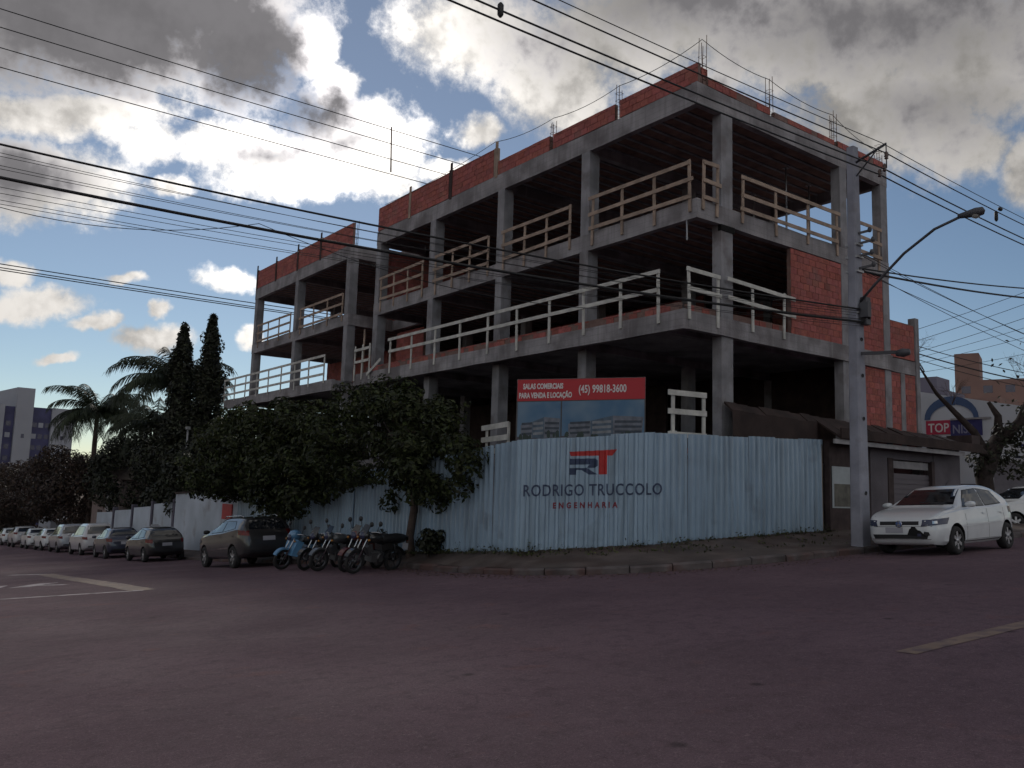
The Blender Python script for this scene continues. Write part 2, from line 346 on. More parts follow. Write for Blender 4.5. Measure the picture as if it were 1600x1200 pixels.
while s < acc[-1]-.5:
    near = -6 < at_len(s)[0][0] < 14 and at_len(s)[0][1] < 26
    L_ = random.uniform(.8, 1.0) if near else 6.0; e = min(acc[-1], s+L_); mb = MB(); dz = random.uniform(-.018, .012) if near else 0; dx = random.uniform(-.012, .012) if near else 0
    n_ = 2 if near else 1
    for k in range(n_+1):
        (kx, ky), (ix, iy) = at_len(s+.012+(e-s-.024)*k/n_); d = Vector((ix-kx, iy-ky)).normalized(); z = gz(kx, ky)+dz; kx += d.x*dx; ky += d.y*dx
        mb.v += [(kx, ky, z-.15), (kx, ky, z+.105), (kx+d.x*.035, ky+d.y*.035, z+.14), (kx+d.x*KW, ky+d.y*KW, z+.143), (kx+d.x*KW, ky+d.y*KW, z-.05)]
    for k in range(n_):
        for i in range(4): mb.f.append((k*5+i, k*5+i+1, k*5+6+i, k*5+5+i)); mb.mi.append(0); mb.tint.append(None); mb.sm.append(False)
    for k in (0, n_): mb.f.append(tuple(k*5+i for i in range(5))); mb.mi.append(0); mb.tint.append(None); mb.sm.append(False)
    mb.build('kerb_stone', M_KERB, kb); s = e
# painted markings on the road (worn paint)
def paint_mat(name, col):
    m = mat(name, col, .8, var=.2, vscale=3, dirt=((.11,.075,.085), 5, .48, .85)); return m
MY = paint_mat('yellow_paint', (.21, .145, .11)); MWp = paint_mat('white_paint', (.42, .36, .38))
def stripe(name, p, q, w, m, off=.005, w2=None):
    p = Vector((p[0], p[1])); q = Vector((q[0], q[1])); d = (q-p); L = d.length; d.normalize(); nrm = Vector((-d.y, d.x)); k = max(2, int(L/.4)); mb = MB(); w2 = w2 or w
    for i in range(k+1):
        c = p+d*L*i/k; ww = w+(w2-w)*i/k
        for sgn in (-1, 1):
            e = c+nrm*ww/2*sgn*(1+random.uniform(-.08, .08)); mb.v.append((e.x, e.y, gz(e.x, e.y)+off))
    for i in range(k): mb.f.append((2*i, 2*i+1, 2*i+3, 2*i+2)); mb.mi.append(0); mb.tint.append(None); mb.sm.append(False)
    o = mb.build(name, m, rd); return o
for p, q, w, m in [((-11.0,5.8),(-18.5,9.3),.24,MWp), ((-11.0,5.8),(-10.7,20.0),.5,MY), ((-10.7,20.0),(-11.6,21.5),.3,MWp),
                   ((-8.3,-9.55),(-5.2,-9.72),.2,MY), ((-5.2,-9.72),(30,-9.9),.14,MY)]:
    stripe('painted_line', p, q, w, m)
for p, q, w in [((-11.7,12.8),(-12.6,11.4),.5), ((-11.6,10.9),(-12.2,12.0),.22), ((-12.9,13.3),(-13.6,10.6),.55), ((-14.2,11.4),(-14.7,9.3),.6), ((-15.3,10.6),(-15.5,9.0),.4)]:
    stripe('painted_letter', p, q, w, MWp)
# ---------------------------------------------------------------- building under construction
M_CON = mat('raw_concrete', (.27, .255, .265), .9, boards=.55, streak=((.15,.14,.145), .55, (.36,.35,.36)), var=.35, vscale=1.1, bump=.5, bscale=18, dirt=((.13,.115,.12), .9, .5, .8))
M_CON2 = mat('column_concrete', (.24, .235, .25), .9, streak=((.15,.14,.15), .4, (.31,.30,.31)), var=.3, vscale=1.6, bump=.4, bscale=22, dirt=((.14,.12,.12), 1.5, .52, .7))
M_MORT = mat('mortar', (.19, .12, .105), .95, var=.2, vscale=8, bump=.4, bscale=60)
M_BRK = mat('ceramic_block', (.325, .098, .084), .9, var=.18, vscale=14, bump=.35, bscale=60, tint=True, dirt=((.27,.15,.125), 1.1, .56, .5))
M_SOF = mat('soffit_block', (.20, .12, .10), .95, var=.35, vscale=3, bump=.4, bscale=20)
M_WOOD = mat('formwork_pine', (.32, .24, .19), .85, var=.3, vscale=3, bump=.3, bscale=30)
M_WPALE = mat('weathered_board', (.50, .49, .46), .85, var=.25, vscale=3, bump=.3, bscale=30)
M_REBAR = mat('rusty_rebar', (.14, .08, .06), .8, .4)
M_STEEL = mat('galvanised_steel', (.33, .33, .34), .5, .7)
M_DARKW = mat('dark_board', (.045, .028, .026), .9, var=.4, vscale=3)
random.seed(11)
BLD = thing('unfinished_building', 'three storey unfinished corner building of raw concrete frame and red brick infill', 'building', (0, 0, 0))
Z = {1: (5.55, 6.02), 2: (8.47, 8.97), 3: (11.48, 12.06)}
def bpart(name, m, fn, kind=None): return part(name, m, BLD, fn, kind)
def boxp(name, m, a, b): return bpart(name, m, lambda mb: mb.box(a, b))
def wobble_beam(name, p0, p1, thick, z0, z1, inward):
    # beam with slightly uneven outer face and formwork joints
    p0 = Vector(p0); p1 = Vector(p1); d = (p1-p0); L = d.length; d.normalize(); inw = Vector(inward); k = max(2, int(L/1.1)); mb = MB(); rows = []
    for i in range(k+1):
        c = p0+d*L*i/k; e = random.uniform(0, .012) if 0 < i < k else .004
        dz0 = random.uniform(-.012, .012); dz1 = random.uniform(-.015, .015)
        a = c+inw*e; b_ = c+inw*thick
        rows.append([(a.x,a.y,z0+dz0),(a.x+inw.x*random.uniform(-.004,.008),a.y+inw.y*random.uniform(-.004,.008),z1+dz1),(b_.x,b_.y,z1+dz1),(b_.x,b_.y,z0+dz0)])
    mb.v = [p for r in rows for p in r]
    for i in range(k):
        for j in range(4): mb.f.append((i*4+j, i*4+(j+1) % 4, (i+1)*4+(j+1) % 4, (i+1)*4+j)); mb.mi.append(0); mb.tint.append(None); mb.sm.append(False)
    for i in (0, k): mb.f.append(tuple(i*4+j for j in range(4))); mb.mi.append(0); mb.tint.append(None); mb.sm.append(False)
    return mb.build(name, M_CON, BLD)
BW = .2; XE = 9.1; YE = 31.2; Y1 = 17.2; Y2 = 19.55
for lv in (2, 3):
    z0, z1 = Z[lv]
    wobble_beam('beam', (0, .205, 0), (0, Y1, 0), BW, z0, z1, (1, 0, 0))
    wobble_beam('beam', (0, Y2, 0), (0, YE, 0), BW, z0, z1, (1, 0, 0))
    wobble_beam('beam', (0, 0, 0), (XE, 0, 0), BW, z0, z1, (0, 1, 0))
    wobble_beam('beam', (XE, .205, 0), (XE, YE, 0), BW, z0, z1, (-1, 0, 0))
    wobble_beam('beam', (.205, YE, 0), (XE-.205, YE, 0), BW, z0, z1, (0, -1, 0))
    wobble_beam('beam', (.205, Y1, 0), (2.2, Y1, 0), BW, z0, z1, (0, -1, 0))
    wobble_beam('beam', (.205, Y2, 0), (2.2, Y2, 0), BW, z0, z1, (0, 1, 0))
    wobble_beam('beam', (2.4, Y1, 0), (2.4, Y2, 0), BW, z0+.03, z1-.03, (-1, 0, 0))
    for yy in (4.3, 8.5, 12.8, 25.5):
        boxp('cross_beam', M_CON, (.21, yy-.1, z0+.02), (XE-.21, yy+.1, z1-.16))
    # slab plates between the beams
    boxp('slab', M_CON, (.203, .203, z1-.15), (XE-.203, Y1-.203, z1-.01)); boxp('slab', M_CON, (2.41, Y1-.2, z1-.15), (XE-.203, Y2+.2, z1-.01)); boxp('slab', M_CON, (.203, Y2+.203, z1-.15), (XE-.203, YE-.203, z1-.01))
    def joists(mb):
        y = .35
        while y < YE-.3:
            x0 = 2.45 if Y1-.25 < y < Y2+.25 else .22
            if all(abs(y-c) > .16 for c in (4.3, 8.5, 12.8, 25.5)):
                mb.box((x0, y-.16, z1-.23), (XE-.22, y+.16, z1-.152), 1)
            mb.box((x0, y+.18, z1-.26), (XE-.22, y+.27, z1-.152), 0)
            y += .45
    bpart('ceiling_joists', [M_CON2, M_SOF], joists, 'stuff')
# first storey slab with balcony
z0, z1 = Z[1]
OV = -.55
wobble_beam('balcony_edge_beam', (OV, -.05, 0), (OV, 17.6, 0), .18, z0, z1, (1, 0, 0))
wobble_beam('balcony_edge_beam', (OV+.19, -.05, 0), (XE, -.05, 0), .18, z0, z1, (0, 1, 0))
wobble_beam('balcony_edge_beam', (OV, Y2+.1, 0), (OV, 33.5, 0), .18, z0, z1, (1, 0, 0))
boxp('slab', M_CON, (OV+.185, .135, z1-.2), (XE, 17.5, z1-.03)); boxp('slab', M_CON, (1.8, 17.51, z1-.2), (XE, Y2+.09, z1-.03)); boxp('slab', M_CON, (OV+.185, Y2+.1, z1-.2), (XE, 33.4, z1-.03))
for yy in (.8, 4.3, 8.5, 12.8, 17.0, 19.8, 25.5, 30.9): boxp('cross_beam', M_CON, (OV+.2, yy-.1, z0+.03), (XE-.05, yy+.1, z1-.21))
# columns
CY = [4.25, 8.45, 12.75, 17.0, 19.77, 25.45, 30.98]
def col(x0, x1, y0, y1, za, zb):
    j = lambda: random.uniform(-.006, .006)
    boxp('column', M_CON2, (x0+j(), y0+j(), za), (x1+j(), y1+j(), zb))
for lv, (za, zb) in ((0, (-.6, 5.57)), (1, (5.99, 8.49)), (2, (8.95, 11.5))):
    for i, y in enumerate(CY):
        col(.008, .40, y-.18, y+.18, za, zb)
    for x, w in ((1.17, .46), (6.6, .36), (8.9, .36)):
        col(x-w/2, x+w/2, .01, .30, za, zb)
    for y in (4.3, 8.5, 12.8, 17.0, 19.8, 25.5, 30.95):
        for x in (4.6, 8.88): col(x-.17, x+.17, y-.15, y+.15, za, zb)
# brick panels: every block real, joined per panel
def brick_panel(name, p0, p1, z0, z1, inward, bl=.29, bh=.19, jt=.012, ragged=0):
    p0 = Vector((p0[0], p0[1], 0)); p1 = Vector((p1[0], p1[1], 0)); d = p1-p0; L = d.length; d.normalize(); inw = Vector((inward[0], inward[1], 0)); mb = MB()
    up = Vector((0, 0, 1))
    M = Matrix(((d.x, inw.x, 0, p0.x), (d.y, inw.y, 0, p0.y), (0, 0, 1, z0), (0, 0, 0, 1)))
    mb.box((0, .014, 0), (L, .13, z1-z0), 1, (1,1,1), M)
    r = 0; z = 0
    while z < z1-z0-.03:
        h = min(bh, z1-z0-z); x = -(bl/2 if r % 2 else 0)
        while x < L:
            a = max(0, x); b = min(L, x+bl-jt)
            if b-a > .03 and not (ragged and z+bh > z1-z0-.25 and random.random() < ragged):
                t = random.gauss(1, .10); mb.box((a, random.uniform(-.003, .006), z+jt/2), (b, .02, z+h-jt/2), 0, (t*random.uniform(.93, 1.05), t, t*random.uniform(.9, 1.1)), M, skip='n')
            x += bl
        z += bh+.0; r += 1
    o = mb.build(name, [M_BRK, M_MORT], BLD, recalc=False); o['kind'] = 'stuff'; return o
zt = 12.08
# roof parapet, left face: bays between uprights
for ya, yb, zz in ((.02, 2.86, 12.60), (3.06, 5.80, 12.56), (5.98, 8.70, 12.57), (8.98, 11.55, 13.08), (11.80, 14.55, 13.08), (14.72, 17.18, 13.08)):
    brick_panel('brick_parapet', (.02, ya), (.02, yb), zt, zz, (1, 0), ragged=0)
for ya, yb in ((Y2, 22.78), (23.02, 25.48), (25.72, 28.30), (28.54, 31.05)):
    brick_panel('brick_parapet', (.02, ya), (.02, yb), zt, 13.05, (1, 0))
for xa, xb, zz in ((.18, .42, 12.52), (.44, 3.05, 12.30), (3.28, 6.2, 12.24), (6.4, 8.95, 12.28)):
    brick_panel('brick_parapet', (xb, .02), (xa, .02), zt, zz, (0, 1), ragged=.25)
# right facade infill
brick_panel('brick_wall', (6.42, .03), (3.95, .03), 6.03, 8.46, (0, 1)); brick_panel('brick_wall', (8.72, .03), (6.80, .03), 6.03, 8.46, (0, 1))
brick_panel('brick_wall', (8.72, .03), (6.80, .03), 3.0, 5.54, (0, 1))
# low brick kerb along balcony edge
brick_panel('brick_upstand', (-.33, .3), (-.33, 17.0), 6.03, 6.28, (1, 0), ragged=.4)
brick_panel('brick_upstand', (3.85, .16), (-.15, .16), 6.03, 6.24, (0, 1), ragged=.4)
# inner walls
brick_panel('inner_wall', (4.2, 19.9), (4.2, 30.6), 6.04, 8.3, (1, 0))
brick_panel('inner_wall', (5.5, 20.0), (5.5, 26.2), 9.0, 11.4, (1, 0)); brick_panel('inner_wall', (2.45, Y1), (2.45, Y2), 6.0, 8.4, (1, 0)); brick_panel('inner_wall', (2.45, Y1), (2.45, Y2), 9.0, 11.4, (1, 0))
brick_panel('inner_wall', (8.8, 9.0), (8.8, 30.8), 9.0, 11.4, (1, 0)); brick_panel('inner_wall', (8.8, .5), (8.8, 30.8), 6.04, 8.4, (1, 0))
boxp('shade_backing', M_DARKW, (8.72, .45, .2), (8.86, 30.8, 5.83)); boxp('shade_backing', M_DARKW, (6.5, 7, 2.4), (6.6, 30.8, 5.4)); boxp('shade_backing', M_DARKW, (.5, 30.7, 0), (8.7, 30.8, 5.5))  # dark sheets added to stand in for the ground floor's deep shade
brick_panel('inner_wall', (8.6, 17.1), (.5, 17.1), 9.0, 11.4, (0, 1)); brick_panel('inner_wall', (6.4, 5.2), (6.4, 16.9), 6.04, 8.4, (1, 0))
# concrete wing on the right with lower roof
brick_panel('brick_wall', (10.62, .06), (9.12, .06), 6.03, 7.2, (0, 1)); brick_panel('brick_wall', (10.62, .06), (9.12, .06), 2.8, 5.54, (0, 1))
boxp('beam', M_CON, (9.11, .05, 5.56), (10.64, .25, 6.0)); boxp('column', M_CON2, (10.64, .02, .2), (10.86, .26, 7.45)); boxp('column', M_CON2, (9.7, .04, 2.8), (9.95, .25, 5.55))
boxp('back_wall', M_CON2, (9.3, 3.5, .2), (10.8, 3.7, 7.0)); brick_panel('brick_wall', (10.80, 3.5), (10.80, .3), 2.8, 7.1, (-1, 0))
# ground floor side wall of left block
boxp('pier', M_CON, (-.35, 32.6, -2), (-.1, 33.3, 5.5))
# uprights (formwork boards) and starter bars on the roof
for y in (8.84, 11.67, 14.63, 22.9, 25.6, 28.42, 31.13):
    tall = random.uniform(.12, .3)
    def up(mb):
        mb.box((-.012, y-.13, 12.0), (.02, y+.0, 13.15+tall)); mb.box((.03, y-.02, 12.07), (.17, y+.13, 13.02+tall*.6))
    bpart('upright_form', M_DARKW if y > 20 or y in (11.67,) else M_WOOD, up)
def rods(x, y, h, lean=.03):
    def fn(mb):
        for dx in (-.07, .07):
            for dy in (-.07, .07):
                mb.tube([(x+dx, y+dy, 12.0), (x+dx+random.uniform(-lean, lean), y+dy+random.uniform(-lean, lean), 12.05+h+random.uniform(-.15, .12))], .011, 4)
        for k in range(4):
            zz = 12.2+k*.22; e = .08
            mb.tube([(x-e,y-e,zz),(x+e,y-e,zz),(x+e,y+e,zz),(x-e,y+e,zz),(x-e,y-e,zz)], .007, 4)
    bpart('starter_bars', M_REBAR, fn)
for x, y, h in ((.1, 2.96, 1.0), (.1, 5.89, 1.05), (.3, .1, 1.3), (3.17, .12, 1.15), (6.3, .12, 1.1), (8.9, .15, .6), (.3, 19.8, 1.1), (2.3, 18.4, 1.2)): rods(x, y, h)
# hanging rods below slabs and forgotten boards
boxp('hanging_bar', M_STEEL, (.02, .35, 7.95), (.05, .38, 8.5))
boxp('brick_pad', M_BRK, (.92, -.012, 8.32), (1.46, .1, 8.48))
random.seed(5)
# ---------------------------------------------------------------- wooden guard rails
def rail(label, p0, p1, posts, ztop, zbot, heights, m, out, group, tilt=0, w=.085):
    c = thing('guard_rail', label, 'railing', (p0[0], p0[1], zbot), 0, group)
    o = Vector((p0[0], p0[1], zbot)); p0 = Vector((p0[0], p0[1], 0)); p1 = Vector((p1[0], p1[1], 0)); d = p1-p0; L = d.length; d.normalize(); out = Vector((out[0], out[1], 0))
    for t in posts:
        a = p0+d*t; dz = random.uniform(-.05, .05); ln = d*random.uniform(-.04, .04)
        part('post', m, c, lambda mb: mb.beam(Vector((a.x, a.y, zbot+dz))-o, Vector((a.x+ln.x, a.y+ln.y, ztop+.02+dz*.4))-o, w, .035, up=out))
    for h in heights:
        e0 = random.uniform(-.03, .12); e1 = random.uniform(-.03, .12); s0 = random.uniform(-.03, .03)+tilt; s1 = random.uniform(-.03, .03)-tilt; off = out*.036
        a = p0-d*e0+off; b = p0+d*(L+e1)+off
        part('rail_board', m, c, lambda mb: mb.beam(Vector((a.x, a.y, h+s0))-o, Vector((b.x, b.y, h+s1))-o,   .026, .105))
    return c
def even(L, n): return [.02+(L-.04)*i/(n-1) for i in range(n)]
G3 = 'timber guard rails of the top storey'; G2 = 'pale guard rails of the balcony storey'; LX = -.025
for a, b, n, lab in ((13.3, 16.6, 4, 'brown timber guard rail on the top storey, leftmost bay of the main block'), (9.05, 12.4, 4, 'brown timber guard rail on the top storey, second bay from the light well'),
                     (4.85, 8.2, 4, 'brown timber guard rail on the top storey, middle bay of the long side'), (.2, 3.9, 4, 'long brown timber guard rail on the top storey next to the corner, long side')):
    rail(lab, (LX, a), (LX, b), even(b-a, n), 10.0, 8.62, (9.96, 9.5, 9.06), M_WOOD, (-1, 0), G3)
for a, b, n, lab in ((.18, .75, 2, 'narrow brown timber guard rail on the top storey between corner and column'), (1.74, 6.2, 4, 'long brown timber guard rail on the top storey of the short side'),
                     (7.2, 8.5, 2, 'short brown guard rail on the top storey behind the utility pole')):
    rail(lab, (a, LX), (b, LX), even(b-a, n), 9.97, 8.66, (9.93, 9.46, 9.04), M_WOOD, (0, -1), G3, w=.09)
for a, b, lab in ((20.1, 24.7, 'top storey guard rail of the left block beside the light well'), (25.9, 30.3, 'top storey guard rail at the far left end, sky behind')):
    rail(lab, (LX, a), (LX, b), even(b-a, 4), 9.93, 8.7, (9.88, 9.45, 9.02), M_WOOD, (-1, 0), G3)
BX = OV-.025
rail('long pale timber guard rail along the balcony storey above the billboard', (BX, .75), (BX, 14.6), [.0, 1.35, 2.8, 4.3, 5.85, 7.4, 9.0, 10.6, 12.2, 13.8], 7.12, 5.78, (7.08, 6.62), M_WPALE, (-1, 0), G2)
rail('short pale guard rail on the balcony storey beside the light well', (BX, 16.2), (BX, 17.5), [0, .65, 1.3], 7.15, 5.75, (7.0, 6.5), M_WPALE, (-1, 0), G2)
rail('grey green guard rail along the balcony of the left block above the trees', (BX, 20.4), (BX, 33.4), even(13, 9), 7.15, 5.9, (7.1, 6.7, 6.3), M_WPALE, (-1, 0), G2)
rail('short pale guard rail at the balcony corner, left of the corner column', (-.45, -.08), (.76, -.08), [0.08, 1.15], 7.06, 5.75, (7.0, 6.55), M_WPALE, (0, -1), G2, .015, .085)
rail('pale sloping guard rail on the balcony storey between corner column and brick wall', (1.1, -.08), (3.92, -.08), [1.0, 2.35], 7.02, 5.75, (6.98, 6.5), M_WPALE, (0, -1), G2, .03, .085)
part('loose_board', M_WPALE, BLD, lambda mb: mb.beam((-.62, 15.2, 6.4), (-.62, 16.3, 5.9), .03, .12))
part('upright_board', M_WOOD, BLD, lambda mb: mb.beam((-.5, 16.9, 6.0), (-.52, 16.85, 7.8), .1, .03))
# steel props on the top storey
for i, (x, y) in enumerate(((5.6, 1.3), (7.4, 1.7), (8.3, 1.2), (6.8, 3.4), (3.0, 27.5), (5.0, 28.6), (6.6, 29.6), (2.2, 29.9), (7.8, 27.9))):
    t = thing('steel_prop', 'thin steel prop under the roof slab of the left block, sky behind' if y > 20 else 'thin steel prop under the roof slab near the utility pole end', 'prop', (x, y, 8.97), 0, 'steel props under the roof slab')
    part('shaft', M_STEEL, t, lambda mb: mb.tube([(0,0,0), (0,0,1.4)], .032, 8)); part('inner_tube', M_STEEL, t, lambda mb: mb.tube([(0,0,1.35), (0,0,2.6)], .024, 8)); part('plate', M_STEEL, t, lambda mb: mb.box((-.08,-.08,2.6), (.08,.08,2.62)))
# safety line strung between the starter bars
def sag(p, q, s, n=10): 
    p = Vector(p); q = Vector(q); return [p.lerp(q, i/n)-Vector((0, 0, s*4*(i/n)*(1-i/n))) for i in range(n+1)]
M_ROPE = mat('rope', (.05, .05, .055), .8)
mb = MB(); pts = [(0, 16.6, 13.1), (.02, 8.9, 13.32), (.1, 5.89, 13.15), (.1, 2.96, 13.1), (.3, .1, 13.35), (3.17, .12, 13.2), (6.3, .12, 13.1), (8.9, .15, 12.65)]
path = []
for a, b in zip(pts, pts[1:]): path += sag(a, b, .12, 8)[:-1]
mb.tube(path+[pts[-1]], .011, 4); tag(mb.build('safety_line', M_ROPE), 'thin line strung along the roof edge from rebar to rebar', 'cable')
# ---------------------------------------------------------------- corrugated site fence
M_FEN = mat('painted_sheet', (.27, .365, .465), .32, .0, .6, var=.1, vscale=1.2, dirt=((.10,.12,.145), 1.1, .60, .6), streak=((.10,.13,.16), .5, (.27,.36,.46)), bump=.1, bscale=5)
M_NAVY = mat('navy_paint', (.035, .05, .10), .6, var=.2, vscale=6); M_RED = mat('red_paint', (.42, .03, .03), .6, var=.15, vscale=6)
M_POST = mat('fence_timber', (.16, .12, .09), .9, var=.3)
FEN = thing('site_fence', 'white blue corrugated metal site fence wrapping round the street corner', 'fence', (-4.45, 1.16, .14))
FO = Vector((-4.45, 1.16, .14))
def sidez(x, y):   # height of the verge at the fence
    best = min(range(len(IP)), key=lambda i: (IP[i][0]-x)**2+(IP[i][1]-y)**2); return gz(*IP[best])+RISE[best]
PITCH = .215; PROF = ((0, 0), (.095, 0), (.125, .06), (.175, .06), (.205, 0))
def prof(u):
    u = u % PITCH
    for (a, b), (c, d) in zip(PROF, PROF[1:]+((PITCH, 0),)):
        if a <= u <= c: return b+(d-b)*(u-a)/max(1e-6, c-a)
    return 0
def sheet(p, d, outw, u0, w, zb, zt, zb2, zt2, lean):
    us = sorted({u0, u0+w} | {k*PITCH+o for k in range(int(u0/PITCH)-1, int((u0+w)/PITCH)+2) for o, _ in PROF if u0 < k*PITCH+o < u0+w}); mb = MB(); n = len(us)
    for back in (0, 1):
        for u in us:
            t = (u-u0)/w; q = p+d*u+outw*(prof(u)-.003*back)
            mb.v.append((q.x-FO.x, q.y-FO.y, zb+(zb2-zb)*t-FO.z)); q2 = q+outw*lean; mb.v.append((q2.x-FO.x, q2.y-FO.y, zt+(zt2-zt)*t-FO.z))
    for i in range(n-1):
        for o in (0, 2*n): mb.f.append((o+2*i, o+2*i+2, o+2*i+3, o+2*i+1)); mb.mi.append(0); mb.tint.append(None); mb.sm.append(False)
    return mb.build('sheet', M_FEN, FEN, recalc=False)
random.seed(21)
FPATH = [(-3.62, 21.3), (-4.0, 10), (-4.45, 1.16), (-2.14, -.64), (4.6, -.42), (4.62, .9)]
for a, b in zip(FPATH, FPATH[1:]):
    p = Vector((a[0], a[1], 0)); q = Vector((b[0], b[1], 0)); d = q-p; L = d.length; d.normalize(); outw = Vector((d.y, -d.x, 0)); 
    n = max(1, round(L/1.075)); w = L/n
    # overall straight top line with small steps
    za, zb_ = sidez(*a), sidez(*b)
    for k in range(n):
        t0, t1 = k/n, (k+1)/n; st = random.uniform(-.015, .02)
        c0 = p+d*L*t0; c1 = p+d*L*t1
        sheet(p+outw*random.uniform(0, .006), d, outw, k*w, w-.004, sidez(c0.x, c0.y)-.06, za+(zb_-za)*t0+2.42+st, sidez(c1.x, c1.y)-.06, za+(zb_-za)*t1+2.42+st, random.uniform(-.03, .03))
        if k % 2 == 0: part('post', M_POST, FEN, lambda mb: mb.box((c0.x-outw.x*.08-.04-FO.x, c0.y-outw.y*.08-.04-FO.y, sidez(c0.x, c0.y)-.3-FO.z), (c0.x-outw.x*.08+.04-FO.x, c0.y-outw.y*.08+.04-FO.y, za+(zb_-za)*t0+2.3-FO.z)))
    for h in (.6, 1.9):
        part('rail', M_POST, FEN, lambda mb: mb.beam(p-outw*.06+Vector((0,0,za+h))-FO, q-outw*.06+Vector((0,0,zb_+h))-FO, .05, .08))
# lettering painted on the sheets of the corner section; it follows the ribs
def painted(me, name, m, u, z, a=FPATH[2], b=FPATH[3], slope=None):
    p = Vector((a[0], a[1], 0)); q = Vector((b[0], b[1], 0)); d = q-p; L = d.length; d.normalize(); outw = Vector((d.y, -d.x, 0))
    bm = bmesh.new(); bm.from_mesh(me); bmesh.ops.translate(bm, verts=bm.verts, vec=(u, 0, 0))
    bmesh.ops.triangulate(bm, faces=bm.faces)
    x0 = min(v.co.x for v in bm.verts); x1 = max(v.co.x for v in bm.verts); k = int(x0/PITCH)-1
    while k*PITCH < x1:
        for o, _ in PROF:
            if x0 < k*PITCH+o < x1: bmesh.ops.bisect_plane(bm, geom=bm.verts[:]+bm.edges[:]+bm.faces[:], plane_co=(k*PITCH+o, 0, 0), plane_no=(1, 0, 0))
        k += 1
    z0, z1 = sidez(*a), sidez(*b); sl = (z1-z0)/L*.55
    for v in bm.verts:
        uu, h = v.co.x, v.co.y; c = p+d*uu+outw*(prof(uu)+.012); v.co = (c.x-FO.x, c.y-FO.y, z0+sl*uu+z+h-FO.z)
    bm.to_mesh(me); bm.free(); me.materials.clear(); me.materials.append(m); return link(name, me, FEN)
def poly_mesh(polys):
    me = bpy.data.meshes.new('p'); vs_ = []; fs = []
    for pl in polys: fs.append(tuple(range(len(vs_), len(vs_)+len(pl)))); vs_ += [(x, y, 0) for x, y in pl]
    me.from_pydata(vs_, [], fs); return me
painted(text_mesh('RODRIGO TRUCCOLO', .36, .78, .004, spacing=1.08), 'lettering', M_NAVY, .03, 1.17)
painted(text_mesh('ENGENHARIA', .175, .84, .006, spacing=1.75), 'lettering', mat('dark_red_paint', (.20, .02, .035), .6), .70, .90)
s_ = .0147
def S(pl, ox, oy): return [(ox+x*s_, oy-y*s_) for x, y in pl]
ox, oy = 1.02, 2.17
painted(poly_mesh([S([(0,0),(73,0),(66,9),(4,9)], ox, oy), S([(46,9),(58,9),(58,37),(46,37)], ox, oy)]), 'emblem', M_RED, 0, 0)
painted(poly_mesh([S([(2,13),(40,13),(44,16),(44,24),(40,27),(28,27),(30,24),(34,22),(2,22)], ox, oy), S([(2,27),(28,27),(44,37),(31,37),(20,30),(12,30),(12,37),(2,37)], ox, oy)]), 'emblem', M_NAVY, 0, 0)

# ---------------------------------------------------------------- billboard behind the fence
random.seed(4)
bp, bq = Vector((-4.22, 1.72, 0)), Vector((-1.80, -.02, 0)); bd = (bq-bp); BL = bd.length; bd.normalize(); bo = Vector((bd.y, -bd.x, 0))
BB = thing('billboard', 'sales billboard with red header and building picture above the fence', 'billboard', (bp.x, bp.y, .6))
BM = lambda u, h, o: Vector((bp.x+bd.x*u+bo.x*o-bp.x, bp.y+bd.y*u+bo.y*o-bp.y, h-.6+.052*u))
def bquad(name, m, u0, u1, h0, h1, o, parent=BB): return part(name, m, parent, lambda mb: mb.quad([BM(u0,h0,o), BM(u1,h0,o), BM(u1,h1,o), BM(u0,h1,o)]))
M_FRM = mat('frame_timber', (.09, .055, .05), .9); M_BRED = mat('banner_red', (.40, .022, .03), .5); M_TXT = mat('banner_white', (.62, .58, .58), .5)
def bbeam(name, u0, h0, u1, h1, w=.06): part(name, M_FRM, BB, lambda mb: mb.beam(BM(u0,h0,-.06), BM(u1,h1,-.06), w, w))
H0, H1, HM = 2.45, 4.06, 3.55
part('board', mat('banner_back', (.10, .09, .09), .8), BB, lambda mb: [mb.quad([BM(0,H0,-.01), BM(BL,H0,-.01), BM(BL,H1,-.01), BM(0,H1,-.01)])])
for u in (.05, 1.1, BL-.05): bbeam('post', u, .4, u, H1-.02)
for h in (H0+.03, HM, H1-.04): bbeam('batten', 0, h, BL, h)
bquad('header', M_BRED, .015, BL-.015, HM, H1-.015, 0)
M_SKYP = bpy.data.materials.new('print_sky'); M_SKYP.use_nodes = True
_t = M_SKYP.node_tree; _b = _t.nodes['Principled BSDF']; _n = _t.nodes.new('ShaderNodeTexNoise'); _n.inputs['Scale'].default_value = 1.6; _c = _t.nodes.new('ShaderNodeTexCoord'); _t.links.new(_c.outputs['Object'], _n.inputs['Vector'])
_r = _t.nodes.new('ShaderNodeValToRGB'); _r.color_ramp.elements[0].position = .35; _r.color_ramp.elements[0].color = (.055, .13, .23, 1); _r.color_ramp.elements[1].position = .7; _r.color_ramp.elements[1].color = (.15, .22, .29, 1); _t.links.new(_n.outputs[0], _r.inputs[0]); _t.links.new(_r.outputs[0], _b.inputs['Base Color']); _b.inputs['Roughness'].default_value = .5
MP = lambda n, c: mat('print_'+n, c, .5, var=.25, vscale=9)
